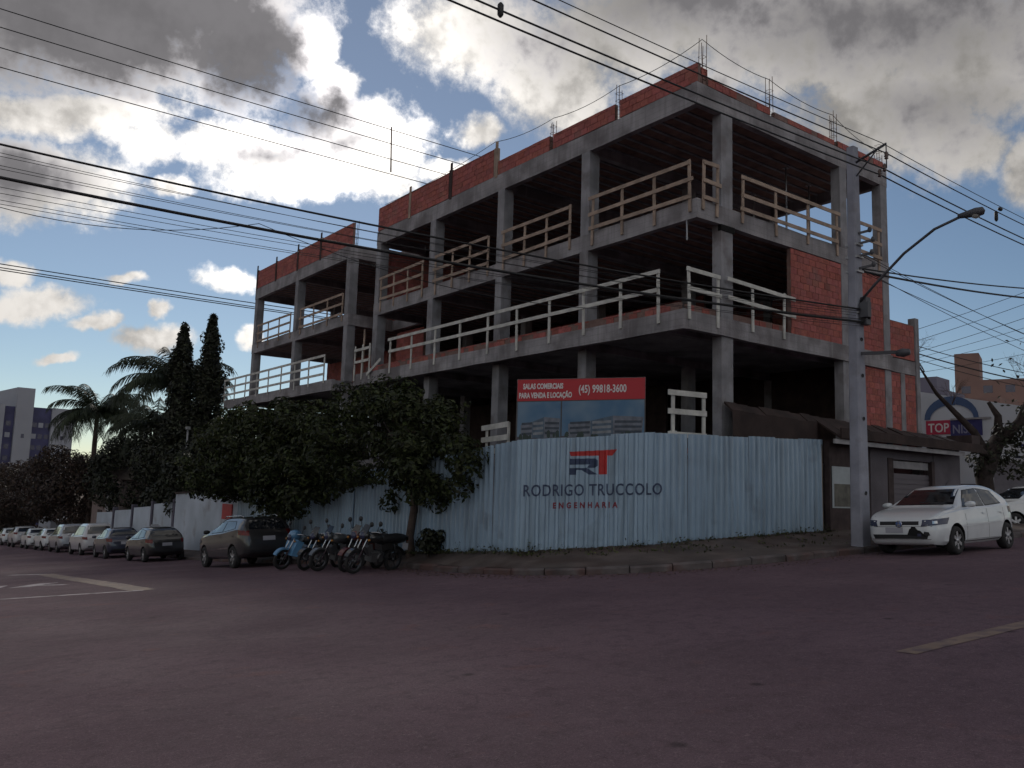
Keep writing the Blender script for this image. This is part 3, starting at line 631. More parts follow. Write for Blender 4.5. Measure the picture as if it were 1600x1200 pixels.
for (u0, u1) in ((.03, 1.02), (1.05, BL-.03)):
    bquad('picture', M_SKYP, u0, u1, H0+.03, HM-.02, .002); w = u1-u0
    def pic(mb):
        q = lambda pts, mi, o: mb.quad([BM(u0+w*x, H0+.03+(HM-H0-.05)*y, o) for x, y in pts], mi)
        q([(0,0),(1,0),(1,.22),(0,.24)], 0, .0035)
        q([(.08,.2),(.97,.2),(.99,.62),(.62,.66),(.35,.56),(.08,.5)], 1, .005)
        q([(.35,.2),(.62,.2),(.62,.66),(.35,.56)], 2, .0065)
        for r in range(3):
            y = .27+r*.11
            q([(.10,y),(.34,y+.01),(.34,y+.06),(.10,y+.05)], 3, .008); q([(.64,y+.01),(.97,y),(.97,y+.05),(.64,y+.065)], 3, .008); q([(.37,y),(.60,y+.01),(.60,y+.07),(.37,y+.055)], 4, .008)
        for k in range(9):
            cx = random.uniform(.02, .98); cy = random.uniform(.2, .3); r = random.uniform(.03, .09)
            q([(cx+r*cos(a)*random.uniform(.7,1.2)*.6, cy+r*sin(a)*1.1) for a in [i*pi/4 for i in range(8)]], 5, .010+k*.0006)
        for k in range(4):
            x = .1+.22*k; q([(x,.1),(x+.12,.1),(x+.11,.15),(x+.08,.18),(x+.03,.18),(x+.01,.15)], 3, .0165)
    part('printed_building', [MP('ground', (.07,.06,.08)), MP('wall', (.13,.14,.17)), MP('glass', (.07,.10,.14)), MP('dark', (.04,.05,.07)), MP('pale', (.19,.20,.22)), MP('tree', (.03,.045,.04))], BB, pic)
def btext(s, size, u, h, ws, bold=.004, sp=1.0):
    me = text_mesh(s, size, ws, bold, spacing=sp)
    for v in me.vertices: v.co = BM(u+v.co.x, h+v.co.y, .006)
    me.materials.clear(); me.materials.append(M_TXT); link('lettering', me, BB)
btext('SALAS COMERCIAIS', .17, .14, 3.83, .62, .007); btext('PARA VENDA E LOCAÇÃO', .17, .05, 3.62, .60, .007); btext('(45) 99818-3600', .25, 1.42, 3.72, .66, .006)

# pale barriers on the site, either side of the billboard
for lab, p, q, hs, zb in (('pale barrier boards on the site to the right of the billboard', (-.95, .1), (.2, -.1), (3.95, 3.5, 2.95), 2.2), ('pale barrier boards on the site to the left of the billboard', (-3.6, 3.9), (-4.1, 2.1), (3.05, 2.75, 2.45), 1.9)):
    c = thing('barrier', lab, 'barrier', (p[0], p[1], zb)); o = Vector((p[0], p[1], zb)); P_ = Vector((p[0], p[1], 0)); Q_ = Vector((q[0], q[1], 0)); dd = (Q_-P_).normalized()
    for t in (.15, .95): a = P_.lerp(Q_, t); part('post', M_WPALE, c, lambda mb: mb.beam(Vector((a.x, a.y, .3))-o, Vector((a.x, a.y, hs[0]+.05))-o, .09, .04, up=(dd.y, -dd.x, 0)))
    for h in hs: part('board', M_WPALE, c, lambda mb: mb.beam(P_+Vector((0,0,h))-o+Vector((-dd.y*.04, dd.x*.04, 0))*-1, Q_+Vector((0,0,h))-o+Vector((dd.y*.04, -dd.x*.04, 0)), .025, .13))
# bucket and block pile on site
t = thing('block_stack', 'small stack of red blocks with a white bag behind the fence', 'bricks', (.2, 1.0, 2.55))
for k, (x, y, z) in enumerate(((0,0,0), (.3,.02,0), (.02,.0,.2), (.65,.05,0), (.3,.05,.2))): part('block', mat('pile_block', (.30,.11,.085), .9, var=.3), t, lambda mb: mb.box((x,y,z),(x+.27,y+.14,z+.18)))
part('bag', mat('paper_bag', (.5,.5,.5), .8), t, lambda mb: mb.box((.04,.0,.4),(.2,.1,.6)))
tag(part('site_floor', M_CON, None, lambda mb: mb.box((-.3,.45,-.5),(8.5,30,2.55))), 'raised concrete floor inside the site behind the fence', 'floor')

# ---------------------------------------------------------------- utility pole
M_POLE = mat('pole_concrete', (.25, .255, .30), .85, var=.25, vscale=1.5, bump=.3, bscale=20, dirt=((.18,.17,.18), 2, .55, .6)); M_BLK = mat('black_plastic', (.02,.02,.022), .5); M_DST = mat('dark_steel', (.09,.09,.10), .6, .5)
M_CER = mat('insulator', (.10,.06,.05), .3)
PX, PY = 2.15, -2.95; PZ = gz(PX, PY)+.14
PO = thing('utility_pole', 'grey concrete utility pole with cable bundles on the kerb beside the white hatchback', 'pole', (PX, PY, PZ))
def polefn(mb):
    rows = []
    for k in range(11):
        t = k/10; w = .195-.085*t; dpt = .15-.055*t; z = -.3+9.75*t
        rows.append([(x*w, y*dpt, z) for x, y in ((-1,-.75),(-.85,-1),(.85,-1),(1,-.75),(1,.75),(.85,1),(-.85,1),(-1,.75))])
    i0 = 0
    mb.v = [p for r in rows for p in r]
    for k in range(10):
        for j in range(8): mb.f.append((k*8+j, k*8+(j+1)%8, (k+1)*8+(j+1)%8, (k+1)*8+j)); mb.mi.append(0); mb.tint.append(None); mb.sm.append(False)
    mb.f.append(tuple(80+j for j in range(8))); mb.mi.append(0); mb.tint.append(None); mb.sm.append(False)
part('shaft', M_POLE, PO, polefn)
for z in (1.2, 2.9, 3.9, 4.75, 5.6): part('bolt_hole', M_BLK, PO, lambda mb: mb.lathe([(.0,0),(.045,0),(.045,-.012)], (0, -.155+.0059*z, z), 'y', 10))
for z in (5.35, 6.35, 6.7, 7.0): part('band', M_STEEL, PO, lambda mb: mb.box((-.19+.0045*z*2,-.155,z),(.19-.0045*z*2,.155,z+.05)))
part('conduit', M_STEEL, PO, lambda mb: mb.tube([(.2,-.06,-.1),(.19,-.06,2.0),(.165,-.055,4.9)], .03, 6))
part('cable_clamp_bracket', M_DST, PO, lambda mb: [mb.box((.0,-.26,5.1),(.2,-.12,5.75)), mb.box((-.1,-.36,5.25),(.05,-.15,5.6))])
for z, s in ((6.45, .3), (6.75, .26), (7.05, .3), (7.3, .22)): part('cable_bracket', M_DST, PO, lambda mb: [mb.beam((0,-.1,z),(.1,-.1-s,z+.04),.04,.05), mb.lathe([(.03,-.06),(.05,-.02),(.05,.02),(.03,.06)], (.1,-.12-s,z+.06), 'z', 8)])
part('splice_box', M_BLK, PO, lambda mb: [mb.lathe([(.0,-.22),(.07,-.22),(.08,-.1),(.08,.15),(.04,.22),(0,.22)], (.12,-.22,5.45), 'z', 10)])
arm = part('top_arm', M_DST, PO, lambda mb: [mb.tube([(0,-.08,9.05),(0,-.85,9.28)], .03, 6), mb.tube([(0,-.08,8.7),(0,-.6,9.18)], .018, 6), mb.tube([(0,-.85,9.3),(0,-.85,8.7)], .015, 6)])
for y, z in ((-.85, 9.0), (-.8, 8.72), (-.68, 8.62)): part('insulator', M_CER, arm, lambda mb: mb.lathe([(.02,-.1),(.05,-.08),(.03,-.05),(.055,-.02),(.03,.01),(.05,.04),(.02,.09)], (0,y,z), 'z', 10))
lamp = part('light_arm', M_DST, PO, lambda mb: mb.tube([(0,-.12,5.65),(0,-.5,6.0),(0,-1.2,6.58),(0,-1.9,6.98),(0,-2.45,7.12)], .032, 8))
part('lamp_head', M_DST, lamp, lambda mb: [mb.lathe([(.0,-2.40),(.05,-2.42),(.075,-2.6),(.10,-2.78),(.085,-2.92),(.0,-2.97)], (0,0,7.14), 'y', 10)])
part('lamp_glass', mat('lamp_glass', (.35,.35,.33), .2), lamp, lambda mb: mb.lathe([(.085,0),(.07,-.05),(.0,-.08)], (0,-2.78,7.08), 'z', 10))
part('small_lamp', M_DST, PO, lambda mb: [mb.beam((0,-.12,4.42),(.02,-.95,4.36),.06,.07), mb.lathe([(0,-.95),(.07,-.96),(.1,-1.1),(.07,-1.24),(0,-1.26)], (.02,0,4.33), 'y', 10)])

# ---------------------------------------------------------------- overhead wires
M_WIRE = mat('black_cable', (.018,.018,.02), .6)
def wire(p, q, s, r, label, name='overhead_wire', group=None):
    mb = MB(); mb.tube(sag(p, q, s, 22), r, 5); return tag(mb.build(name, M_WIRE), label, 'wire', group)
A0 = lambda dy, z: (PX, PY+dy, PZ+z)
# covered high lines along the right street
for i, (dy, z, r) in enumerate(((-.85, 9.05, .014), (-.8, 8.68, .017), (-.68, 8.58, .017), (-.75, 9.33, .009))):
    G = 'power lines running past the pole top'
    wire((PX-26, PY+dy, PZ+z-.25), (PX, PY+dy, PZ+z), .25, r, ('second', 'third', 'lowest', 'topmost')[i]+' of the power lines slanting from the top edge over the roof corner', 'power_line', G)
    wire((PX, PY+dy, PZ+z), (PX+34, PY+dy, PZ+z+1.6), .7, r, ('second', 'third', 'lowest', 'topmost')[i]+' of the power lines running right from the pole arm above the street light', 'power_line', 'power lines right of the pole')
part('spacer', M_BLK, None, lambda mb: [mb.lathe([(.02,-.15),(.05,-.1),(.05,.1),(.02,.15)], (8.0,PY-.74,PZ+8.88), 'z', 8), mb.lathe([(.02,-.08),(.05,-.05),(.05,.05),(.02,.08)], (8.0,PY-.85,PZ+9.05), 'x', 8)])
tag(bpy.data.objects['spacer'], 'dark spacer clamped on the power lines right of the street light', 'spacer')
part('line_spacer', M_BLK, None, lambda mb: [mb.lathe([(.02,-.12),(.05,-.08),(.05,.08),(.02,.12)], (-8.9,PY-.78,PZ+8.35), 'z', 8)])
tag(bpy.data.objects['line_spacer'], 'dark spacer on the power lines at the top edge of the picture', 'spacer')
# bundles from the pole across the left street
def left(yx0, zpole, r, label, s=.35, group=None, dy=0):
    # passes the left picture edge at height z about 14 m out
    a = Vector((PX, PY-.2+dy, PZ+zpole)); b = Vector((-14.74, 2.24, yx0)); d = b-a; e = a+d*1.32
    e.z += s*.35
    return wire(a, e, s, r, label, group=group)
left(7.12, 5.45, .021, 'thick black cable bundle crossing the sky left of the building, upper of the two')
left(6.56, 5.15, .030, 'thickest black cable bundle crossing before the building from pole to left edge')
for k, (z0, zp) in enumerate(((7.0, 5.4), (6.9, 5.4), (6.78, 5.35), (6.68, 5.3), (6.42, 5.2), (6.3, 5.2), (6.2, 5.1), (6.1, 5.05))):
    left(z0, zp, .0055, ('topmost', 'second', 'third', 'fourth', 'fifth', 'sixth', 'seventh', 'lowest')[k]+' thin black wire of the bundle crossing the sky left of the building', .3+random.uniform(0, .12), 'thin wires from the pole to the left', random.uniform(-.1, .1))
mb = MB(); mb.tube(sag((-15.5, 2.4, 6.05), (-10.75, 1.0, 6.17), .35, 14)+sag((-10.75, 1.0, 6.17), (-4.2, -1.0, 5.3), .32, 14)[1:], .007, 5); tag(mb.build('loose_wire', M_WIRE), 'loose drooping wire hanging below the left cable bundle', 'wire')
# tall line far behind
for k, z in enumerate((25.6, 24.6, 23.5, 22.45)):
    wire((-30, 36, z+.25), (34, 36, z+.7), .25, .028, ('topmost', 'second from top', 'third from top', 'lowest')[k]+' of the four long wires crossing the clouds, upper left', 'power_line')
tag(part('line_separator', M_REBAR, None, lambda mb: mb.tube([(10.38,36,26.1),(10.5,36,22.9)], .05, 6)), 'vertical rod hanging across the four wires in the bright cloud', 'rod')
for k, (za, zb) in enumerate(((12.9, 13.5), (12.75, 13.2), (12.6, 13.1))):
    wire((-30, 40, za+.4), (20, 40, zb), .25, .03, ('upper', 'middle', 'lower')[k]+' of three dark wires low on the left leading behind the left block', group='low wires behind the left block')
# right hand fan of wires
for k, (za, zb, dy, r) in enumerate(((6.45, 9.0, 0, .02), (6.4, 8.4, .05, .028), (6.9, 4.6, .1, .008), (6.75, 4.2, .0, .008), (6.5, 3.9, .1, .008), (6.3, 3.6, -.1, .008))):
    wire((PX+.1, PY-.15+dy, PZ+za), (PX+26, PY-.4+dy*10, PZ+zb+1.6), .45, r, ('thinner upper cable running right from the pole behind the light arm', 'thick twisted cable running right from the pole behind the light arm', 'highest falling thin wire right of the pole', 'second falling thin wire right of the pole', 'third falling thin wire right of the pole', 'lowest falling thin wire right of the pole')[k], group='wires right of the pole')
for k, (x0, z0, y1, z1, r) in enumerate(((11, 6.6, -9, 11.2, .009), (11, 6.2, -9, 10.6, .009), (11, 6.0, -9, 10.0, .007), (11, 5.8, -9, 9.4, .007), (11, 5.5, -9, 8.3, .007), (11, 7.0, -9, 11.6, .009))):
    wire((x0+2, 1.5, z0+.5), (x0+6, y1, z1), .25, r, ('second', 'third', 'fourth', 'fifth', 'lowest', 'topmost')[k]+' of the wires rising rightwards behind the pole wires, right of the building', group='crossing wires right of the building')
for k, (z0, z1, r) in enumerate(((6.35, 5.6, .014), (6.1, 5.3, .022), (5.9, 5.1, .012))):
    wire((11.0, .4, z0+.35), (19, -4.2, z1), .3, r, ('upper', 'thick middle', 'lower')[k]+' black cable drooping right from the low brick wing over the arch emblem', group='cables from the brick wing')
# ---------------------------------------------------------------- low shop beside the site
M_SHW = mat('shop_wall', (.10, .088, .10), .9, var=.25, vscale=1.2, bump=.3, bscale=20); M_SHD = mat('shop_dark', (.05,.035,.035), .9, var=.3); M_TILE = mat('old_roof_tile', (.035,.022,.02), .9, var=.4, vscale=2, bump=.3)
M_STRIP = mat('pale_trim', (.27,.26,.27), .7, var=.2)
SH = thing('low_shop', 'low dark shop with brown roof and roller shutter behind the utility pole', 'building', (4.7, -.6, .6)); so = Vector((4.7, -.6, .6))
def sp_(name, m, fn, parent=SH): return part(name, m, parent, fn)
def sbx(name, m, a, b, parent=SH): return sp_(name, m, lambda mb: mb.box(Vector(a)-so, Vector(b)-so), parent)
sbx('wall', M_SHD, (4.7,-.58,.2), (6.7,-.4,3.1)); sbx('wall', M_SHW, (6.7,-.6,.2), (7.6,-.4,3.15)); sbx('wall', M_SHW, (10.3,-.6,.2), (12.0,-.4,3.3)); sbx('lintel', M_SHW, (7.6,-.58,2.75), (10.3,-.42,3.15))
sbx('side_wall', M_SHW, (11.8,-.4,.2), (12.0,6,3.3)); sbx('gutter_board', M_STRIP, (4.3,-1.0,3.0), (11.5,-.95,3.12)); sbx('gutter_board', M_STRIP, (11.5,-1.0,3.18), (11.54,.3,3.26))
sh = sbx('shutter', mat('shutter', (.12,.105,.12), .6, .2), (7.9,-.5,.6), (10.15,-.46,2.35))
for k in range(11): sbx('slat', mat('shutter', (.20,.18,.20)), (7.9,-.515-.006*(k%2),.7+k*.15), (10.15,-.5,.7+k*.15+.12), sh)
sbx('transom', M_STRIP, (7.9,-.5,2.5), (10.15,-.46,2.72)); sbx('jamb', M_SHD, (7.62,-.62,.5), (7.9,-.42,2.78)); sbx('jamb', M_SHD, (10.15,-.62,.5), (10.32,-.42,2.78)); sbx('number_plate', M_STRIP, (10.6,-.62,1.9), (11.0,-.605,2.05))
def roof(mb):
    n = 26
    for k in range(n):
        x0 = .9+(12.6-.9)*k/n; x1 = .9+(12.6-.9)*(k+1)/n; xm = (x0+x1)/2; zl = 3.05+.02*(xm-4); e = .018 if k % 2 else 0
        hi = 3.86-.018*(xm-1)+random.uniform(-.02, .02)
        mb.box((0,0,0),(0,0,0)) if False else None
        P0 = Vector((x0,-1.05,zl+.12+e)); P1 = Vector((x1,-1.05,zl+.12+e)); P2 = Vector((x1,-.1,hi+e)); P3 = Vector((x0,-.1,hi+e)); dn = Vector((0,0,-.06))
        lowp = x1 < 4.55
        if lowp:
            for P_, Q_ in ((P0,P3),(P1,P2)): P_.y = -.36; P_.z = hi-.22+e
        if lowp: mb.quad([v-so for v in (P0+dn, P1+dn, Vector((P1.x,-.37,2.9)), Vector((P0.x,-.37,2.9)))])
        for q in ((P0,P1,P2,P3),(P0+dn,P3+dn,P2+dn,P1+dn),(P0,P0+dn,P1+dn,P1),(P0,P3,P3+dn,P0+dn),(P1,P1+dn,P2+dn,P2)): mb.quad([v-so for v in q])
sp_('roof', M_TILE, roof)
sbx('fascia', M_TILE, (4.5,-1.08,3.15), (12.6,-1.04,3.42)); sbx('canopy_end', M_SHD, (12.0,-1.0,3.3), (12.55,-.2,3.7))
pst = sbx('poster', mat('poster_print', (.33,.36,.38), .6, var=.1), (4.78,-.605,1.3), (5.85,-.59,2.42)); sbx('poster_picture', mat('poster_green', (.10,.095,.08), .6, var=.4, vscale=5), (4.86,-.612,1.34), (5.8,-.607,1.95), pst)
# white commercial building with arched emblem, further along
M_WW = mat('white_render', (.50,.52,.56), .85, var=.12, vscale=.5, bump=.1)
SB = thing('tyre_shop_building', 'white rendered building with blue arch emblem behind the low shop', 'building', (23, 5.5, 1)); go = Vector((23, 5.5, 1))
def gb(name, m, a, b, parent=SB): return part(name, m, parent, lambda mb: mb.box(Vector(a)-go, Vector(b)-go))
fx = 23.2
wl = part('front_wall', M_WW, SB, lambda mb: [mb.quad([Vector(p)-go for p in ((fx,6.6,.5),(fx,1.2,.5),(fx,1.2,5.6),(fx,6.6,6.75))]), mb.quad([Vector(p)-go for p in ((fx+.3,6.6,.5),(fx+.3,1.2,.5),(fx+.3,1.2,5.6),(fx+.3,6.6,6.75))]), mb.quad([Vector(p)-go for p in ((fx,6.6,6.75),(fx,1.2,5.6),(fx+.3,1.2,5.6),(fx+.3,6.6,6.75))]), mb.quad([Vector(p)-go for p in ((fx,1.2,.5),(fx+.3,1.2,.5),(fx+.3,1.2,5.6),(fx,1.2,5.6))])])
gb('side_wall', M_WW, (fx+.3,6.3,.5), (40,6.6,6.6)); gb('side_wall', M_WW, (fx+.3,1.25,.5), (40,1.5,5.5))
M_SB = mat('sign_blue', (.06,.10,.20), .6); M_SN = mat('sign_navy', (.03,.03,.12), .6); M_SR = mat('sign_red', (.40,.03,.07), .6)
def arch(mb):
    n = 14; c = (4.95, 5.35)
    for k in range(n):
        a0 = pi*k/n; a1 = pi*(k+1)/n
        f = lambda a, r, q: Vector((fx-.03, c[0]+r*cos(a), c[1]+(r*q)*sin(a)*.85))-go
        mb.quad([f(a0,1.22,1.0), f(a1,1.22,1.0), f(a1,.95 if k<8 else 1.0,.78), f(a0,.95 if k<8 else 1.0,.78)])
part('arch_emblem', M_SB, SB, arch)
gb('sign_block', M_SR, (fx-.035,5.0,4.66), (fx-.005,6.1,5.3)); gb('sign_block', M_SN, (fx-.035,3.6,4.56), (fx-.005,4.98,5.28)); gb('sign_pipe', M_STRIP, (fx-.08,3.2,5.28), (fx-.04,4.95,5.36))
def gtext(s, y, z, size, m):
    me = text_mesh(s, size, .85, .01)
    for v in me.vertices: v.co = Vector((fx-.045, y-v.co.x, z+v.co.y))-go
    me.materials.clear(); me.materials.append(m); link('lettering', me, SB)
gtext('TOP', 6.0, 4.76, .58, M_TXT); gtext('NISS', 4.9, 4.68, .55, mat('sign_grey', (.22,.22,.30), .6))
for k, z in enumerate((4.0, 3.5, 3.0)):
    gb('notice_board', mat('notice', (.55,.55,.58), .7), (fx-.03,1.3,z-.16), (fx-.006,2.6,z+.14)); gb('notice_band', M_SN, (fx-.036,1.45,z+.02), (fx-.031,2.3,z+.12))
gb('base_wall', M_SHW, (fx-.5,-2,.5), (fx-.2,4.5,2.4)); gb('door', M_SN, (fx-.52,1.0,.5), (fx-.505,2.2,2.2))
gb('garage_wall', mat('garage_wall', (.30,.30,.34), .9, var=.1), (19.0,-.9,.5), (19.3,1.4,3.2))
# far blocks on the right
def tower(name, label, c, w, d, h, rz, m, rows, cols, wm, extra=None):
    t = thing(name, label, 'building', c, rz); part('wall', m, t, lambda mb: mb.box((-w/2,-d/2,-5),(w/2,d/2,h)))
    for sgn, L, ax in ((-1, w, 'y'), (-1, d, 'x')):
        for r in range(rows):
            for k in range(cols):
                u = -L/2+L*(k+.5)/cols; z = h*(r+.45)/rows; ww = L/cols*.42; hh = h/rows*.42
                if ax == 'y': part('window', wm, t, lambda mb: mb.box((u-ww/2,-d/2-.04,z-hh/2),(u+ww/2,-d/2+.1,z+hh/2)))
                else: part('window', wm, t, lambda mb: mb.box((-w/2-.04,u-ww/2,z-hh/2),(-w/2+.1,u+ww/2,z+hh/2)))
    if extra: 
        for a, b in extra: part('roof_block', m, t, lambda mb: mb.box(a, b))
    return t
M_BR1 = mat('brown_render', (.24,.15,.13), .9, var=.12, vscale=.2); M_GR1 = mat('grey_violet_render', (.17,.16,.21), .9, var=.1, vscale=.2); M_WIN = mat('far_window', (.05,.05,.09), .25, spec=.6)
M_PIL = mat('pale_render', (.30,.31,.35), .9, var=.1, vscale=.1); M_BLU = mat('blue_panel', (.05,.05,.12), .6, var=.3, vscale=.3)
tower('apartment_tower', 'brown apartment tower at the far right behind the pruned tree', (150, 56, 5), 12, 14, 19, .35, M_BR1, 6, 4, M_WIN, [((-6,3,19),(2,7,24))])
tower('grey_block', 'grey violet flat roofed block behind the white building with the emblem', (60, 23.6, 3), 4, 3.2, 8.3, .1, M_GR1, 3, 2, M_WIN, [((-1.9,-.7,8.3),(1,1.2,9.6))])
tower('grey_block', 'lower reddish block joined behind the white building with the emblem', (62, 20.2, 3), 5, 3.5, 7.6, .1, M_BR1, 3, 3, M_WIN)
# left far tower: pale piers and dark blue window bays
T = thing('apartment_tower', 'tall pale apartment tower with dark blue window bays at the far left', 'building', (8.5, 214, -12), radians(8)); 
segs = [(-9,-2.6,29.6,M_PIL,0),(-2.6,-.4,29.2,M_BLU,1),(-.4,3.2,33.6,M_PIL,0),(3.2,7.2,29.4,M_BLU,1),(7.2,12.0,29.5,M_PIL,0)]
for k, (a, b, h, m, win) in enumerate(segs):
    dd = -8+(.8 if win else 0); seg = part('bay' if win else 'pier', m, T, lambda mb: mb.box((a+.01,dd,-6),(b-.01,8-.02*k,h)))
    if win:
        for r in range(10):
            z = 2+r*2.6
            for q in range(1 if b-a < 3 else 3):
                u = a+(b-a)*(q+.5)/(1 if b-a < 3 else 3); part('window', M_PIL if (r*3+q) % 4 == 0 else M_WIN, seg, lambda mb: mb.box((u-.5,dd-.05,z-.6),(u+.5,dd+.02,z+.5)))
    else:
        for r in range(4): part('window', M_WIN, seg, lambda mb: mb.box(((a+b)/2-.3,dd-.05,3+r*6.4),((a+b)/2+.3,dd+.02,3.9+r*6.4)))
tower('water_tower_block', 'small pale rooftop block peeking between the palms', (38, 170, -8), 5, 5, 26, .2, M_PIL, 5, 2, M_WIN)

# ---------------------------------------------------------------- boundary wall on the left street
M_WALL = mat('limewashed_wall', (.40,.44,.50), .9, var=.15, vscale=.7, bump=.2, bscale=12, dirt=((.22,.2,.2), .9, .58, .6)); M_PIER = mat('dark_pier', (.10,.09,.12), .9)
WL = thing('boundary_wall', 'pale plastered boundary wall with dark piers behind the parked cars', 'wall', (-3.6, 21.5, -1.2)); wo = Vector((-3.6, 21.5, -1.2))
def wpanel(name, m, y0, y1, zt0, zt1, x0=-3.62, x1=-3.45): part(name, m, WL, lambda mb: [mb.quad([Vector(p)-wo for p in q]) for q in (((x0,y0,-6),(x0,y1,-6),(x0,y1,zt1),(x0,y0,zt0)), ((x0,y0,zt0),(x0,y1,zt1),(x1,y1,zt1),(x1,y0,zt0)), ((x1,y0,-6),(x1,y1,-6),(x1,y1,zt1),(x1,y0,zt0)), ((x0,y0,-6),(x1,y0,-6),(x1,y0,zt0),(x0,y0,zt0)))])
wpanel('panel', M_WALL, 21.4, 30.3, 1.25, .85); part('coping', M_TILE, WL, lambda mb: mb.beam(Vector((-3.53,21.4,1.30))-wo, Vector((-3.53,30.3,.90))-wo, .3, .09))
for y0, y1, z in ((30.6, 34.2, .45), (34.6, 38.4, .12), (38.8, 43.0, -.2), (43.4, 48, -.5)): wpanel('panel', M_WALL, y0, y1, z, z-.2)
for y, z in ((30.3, .62), (34.3, .4), (38.5, .1), (43.1, -.2)): wpanel('pier', M_PIER, y, y+.28, z, z, -3.68, -3.4)
tag(part('red_notice', M_RED, None, lambda mb: mb.box((-3.68,21.9,-.05),(-3.64,23.1,.6))), 'red notice fixed on the pale wall above the dark suv', 'sign')
# small houses and gate behind the wall
H_ = thing('small_house', 'small house half hidden behind trees above the boundary wall', 'building', (3, 48, -2)); part('wall', mat('house_wall', (.22,.17,.16), .9, var=.2), H_, lambda mb: mb.box((-6,-3,-2),(4,5,3.6)))
part('roof', M_TILE, H_, lambda mb: [mb.quad([(-6.5,-3.5,3.5),(4.5,-3.5,3.5),(4.5,1,5.2),(-6.5,1,5.2)]), mb.quad([(-6.5,5.5,3.5),(4.5,5.5,3.5),(4.5,1,5.2),(-6.5,1,5.2)])]); part('window', M_STRIP, H_, lambda mb: mb.box((-6.05,-1,1.4),(-5.98,.6,2.6))); part('door', M_SHD, H_, lambda mb: mb.box((-6.05,1.6,-1),(-5.98,2.8,1.4)))
H2 = thing('white_gatehouse', 'white gatehouse walls beyond the parked cars, far left street', 'building', (-2.5, 66, -5)); part('wall', M_PIL, H2, lambda mb: mb.box((-1,0,-2),(3,6,3.0))); part('arch_panel', M_STRIP, H2, lambda mb: mb.box((-1.05,1,-1),(-1.0,3,2.4))); part('dark_gate', M_SHD, H2, lambda mb: mb.box((-1.05,3.4,-1),(-1.0,5.4,2.2)))
# slim lamp post
tag(part('lamp_post', M_STEEL, None, lambda mb: [mb.tube([(-2.55,32.7,-2),(-2.6,32.7,4.3)], .05, 8), mb.box((-2.7,32.6,4.25),(-2.5,32.8,4.4))]), 'slim pale post standing in front of the dark cypresses', 'post')
# ---------------------------------------------------------------- cars
M_TYRE = mat('tyre_rubber', (.022,.021,.022), .85, bump=.2); M_RIM = mat('alloy_rim', (.42,.42,.44), .35, .8); M_BLKT = mat('black_trim', (.012,.012,.014), .5); M_WELL = mat('wheel_well', (.008,.008,.009), .9)
M_GLS = mat('car_glass', (.012,.014,.018), .06, 0, .9); M_LAMP = mat('headlamp_lens', (.035,.04,.08), .25, .0, .5); M_TAIL = mat('tail_lamp', (.12,.008,.01), .25, 0, .4); M_PLATE = mat('number_plate', (.34,.34,.38), .5); M_CHR = mat('chrome', (.42,.43,.45), .22, 1)
def paint(name, c, metal=0): return mat('paint_'+name, c, .4, metal, .4, var=.05, vscale=1.2, coat=1.0, dirt=(tuple(x*.7+.010 for x in c), 1.4, .62, .45))
def cr(pts, x):
    # smooth interpolation through (x, v) points sorted by decreasing x
    if x >= pts[0][0]: return pts[0][1]
    for i in range(len(pts)-1):
        if pts[i][0] >= x >= pts[i+1][0]:
            p0 = pts[max(i-1, 0)]; p1 = pts[i]; p2 = pts[i+1]; p3 = pts[min(i+2, len(pts)-1)]; h = p1[0]-p2[0]
            if h < 1e-6: return p1[1]
            t = (p1[0]-x)/h
            m1 = (p2[1]-p0[1])/max(1e-6, p0[0]-p2[0])*h; m2 = (p3[1]-p1[1])/max(1e-6, p1[0]-p3[0])*h
            s1 = p2[1]-p1[1]; lim = 3*abs(s1); m1 = max(-lim, min(lim, m1)) if m1*s1 > 0 else 0; m2 = max(-lim, min(lim, m2)) if m2*s1 > 0 else 0
            return (2*t**3-3*t*t+1)*p1[1]+(t**3-2*t*t+t)*m1+(-2*t**3+3*t*t)*p2[1]+(t**3-t*t)*m2
    return pts[-1][1]
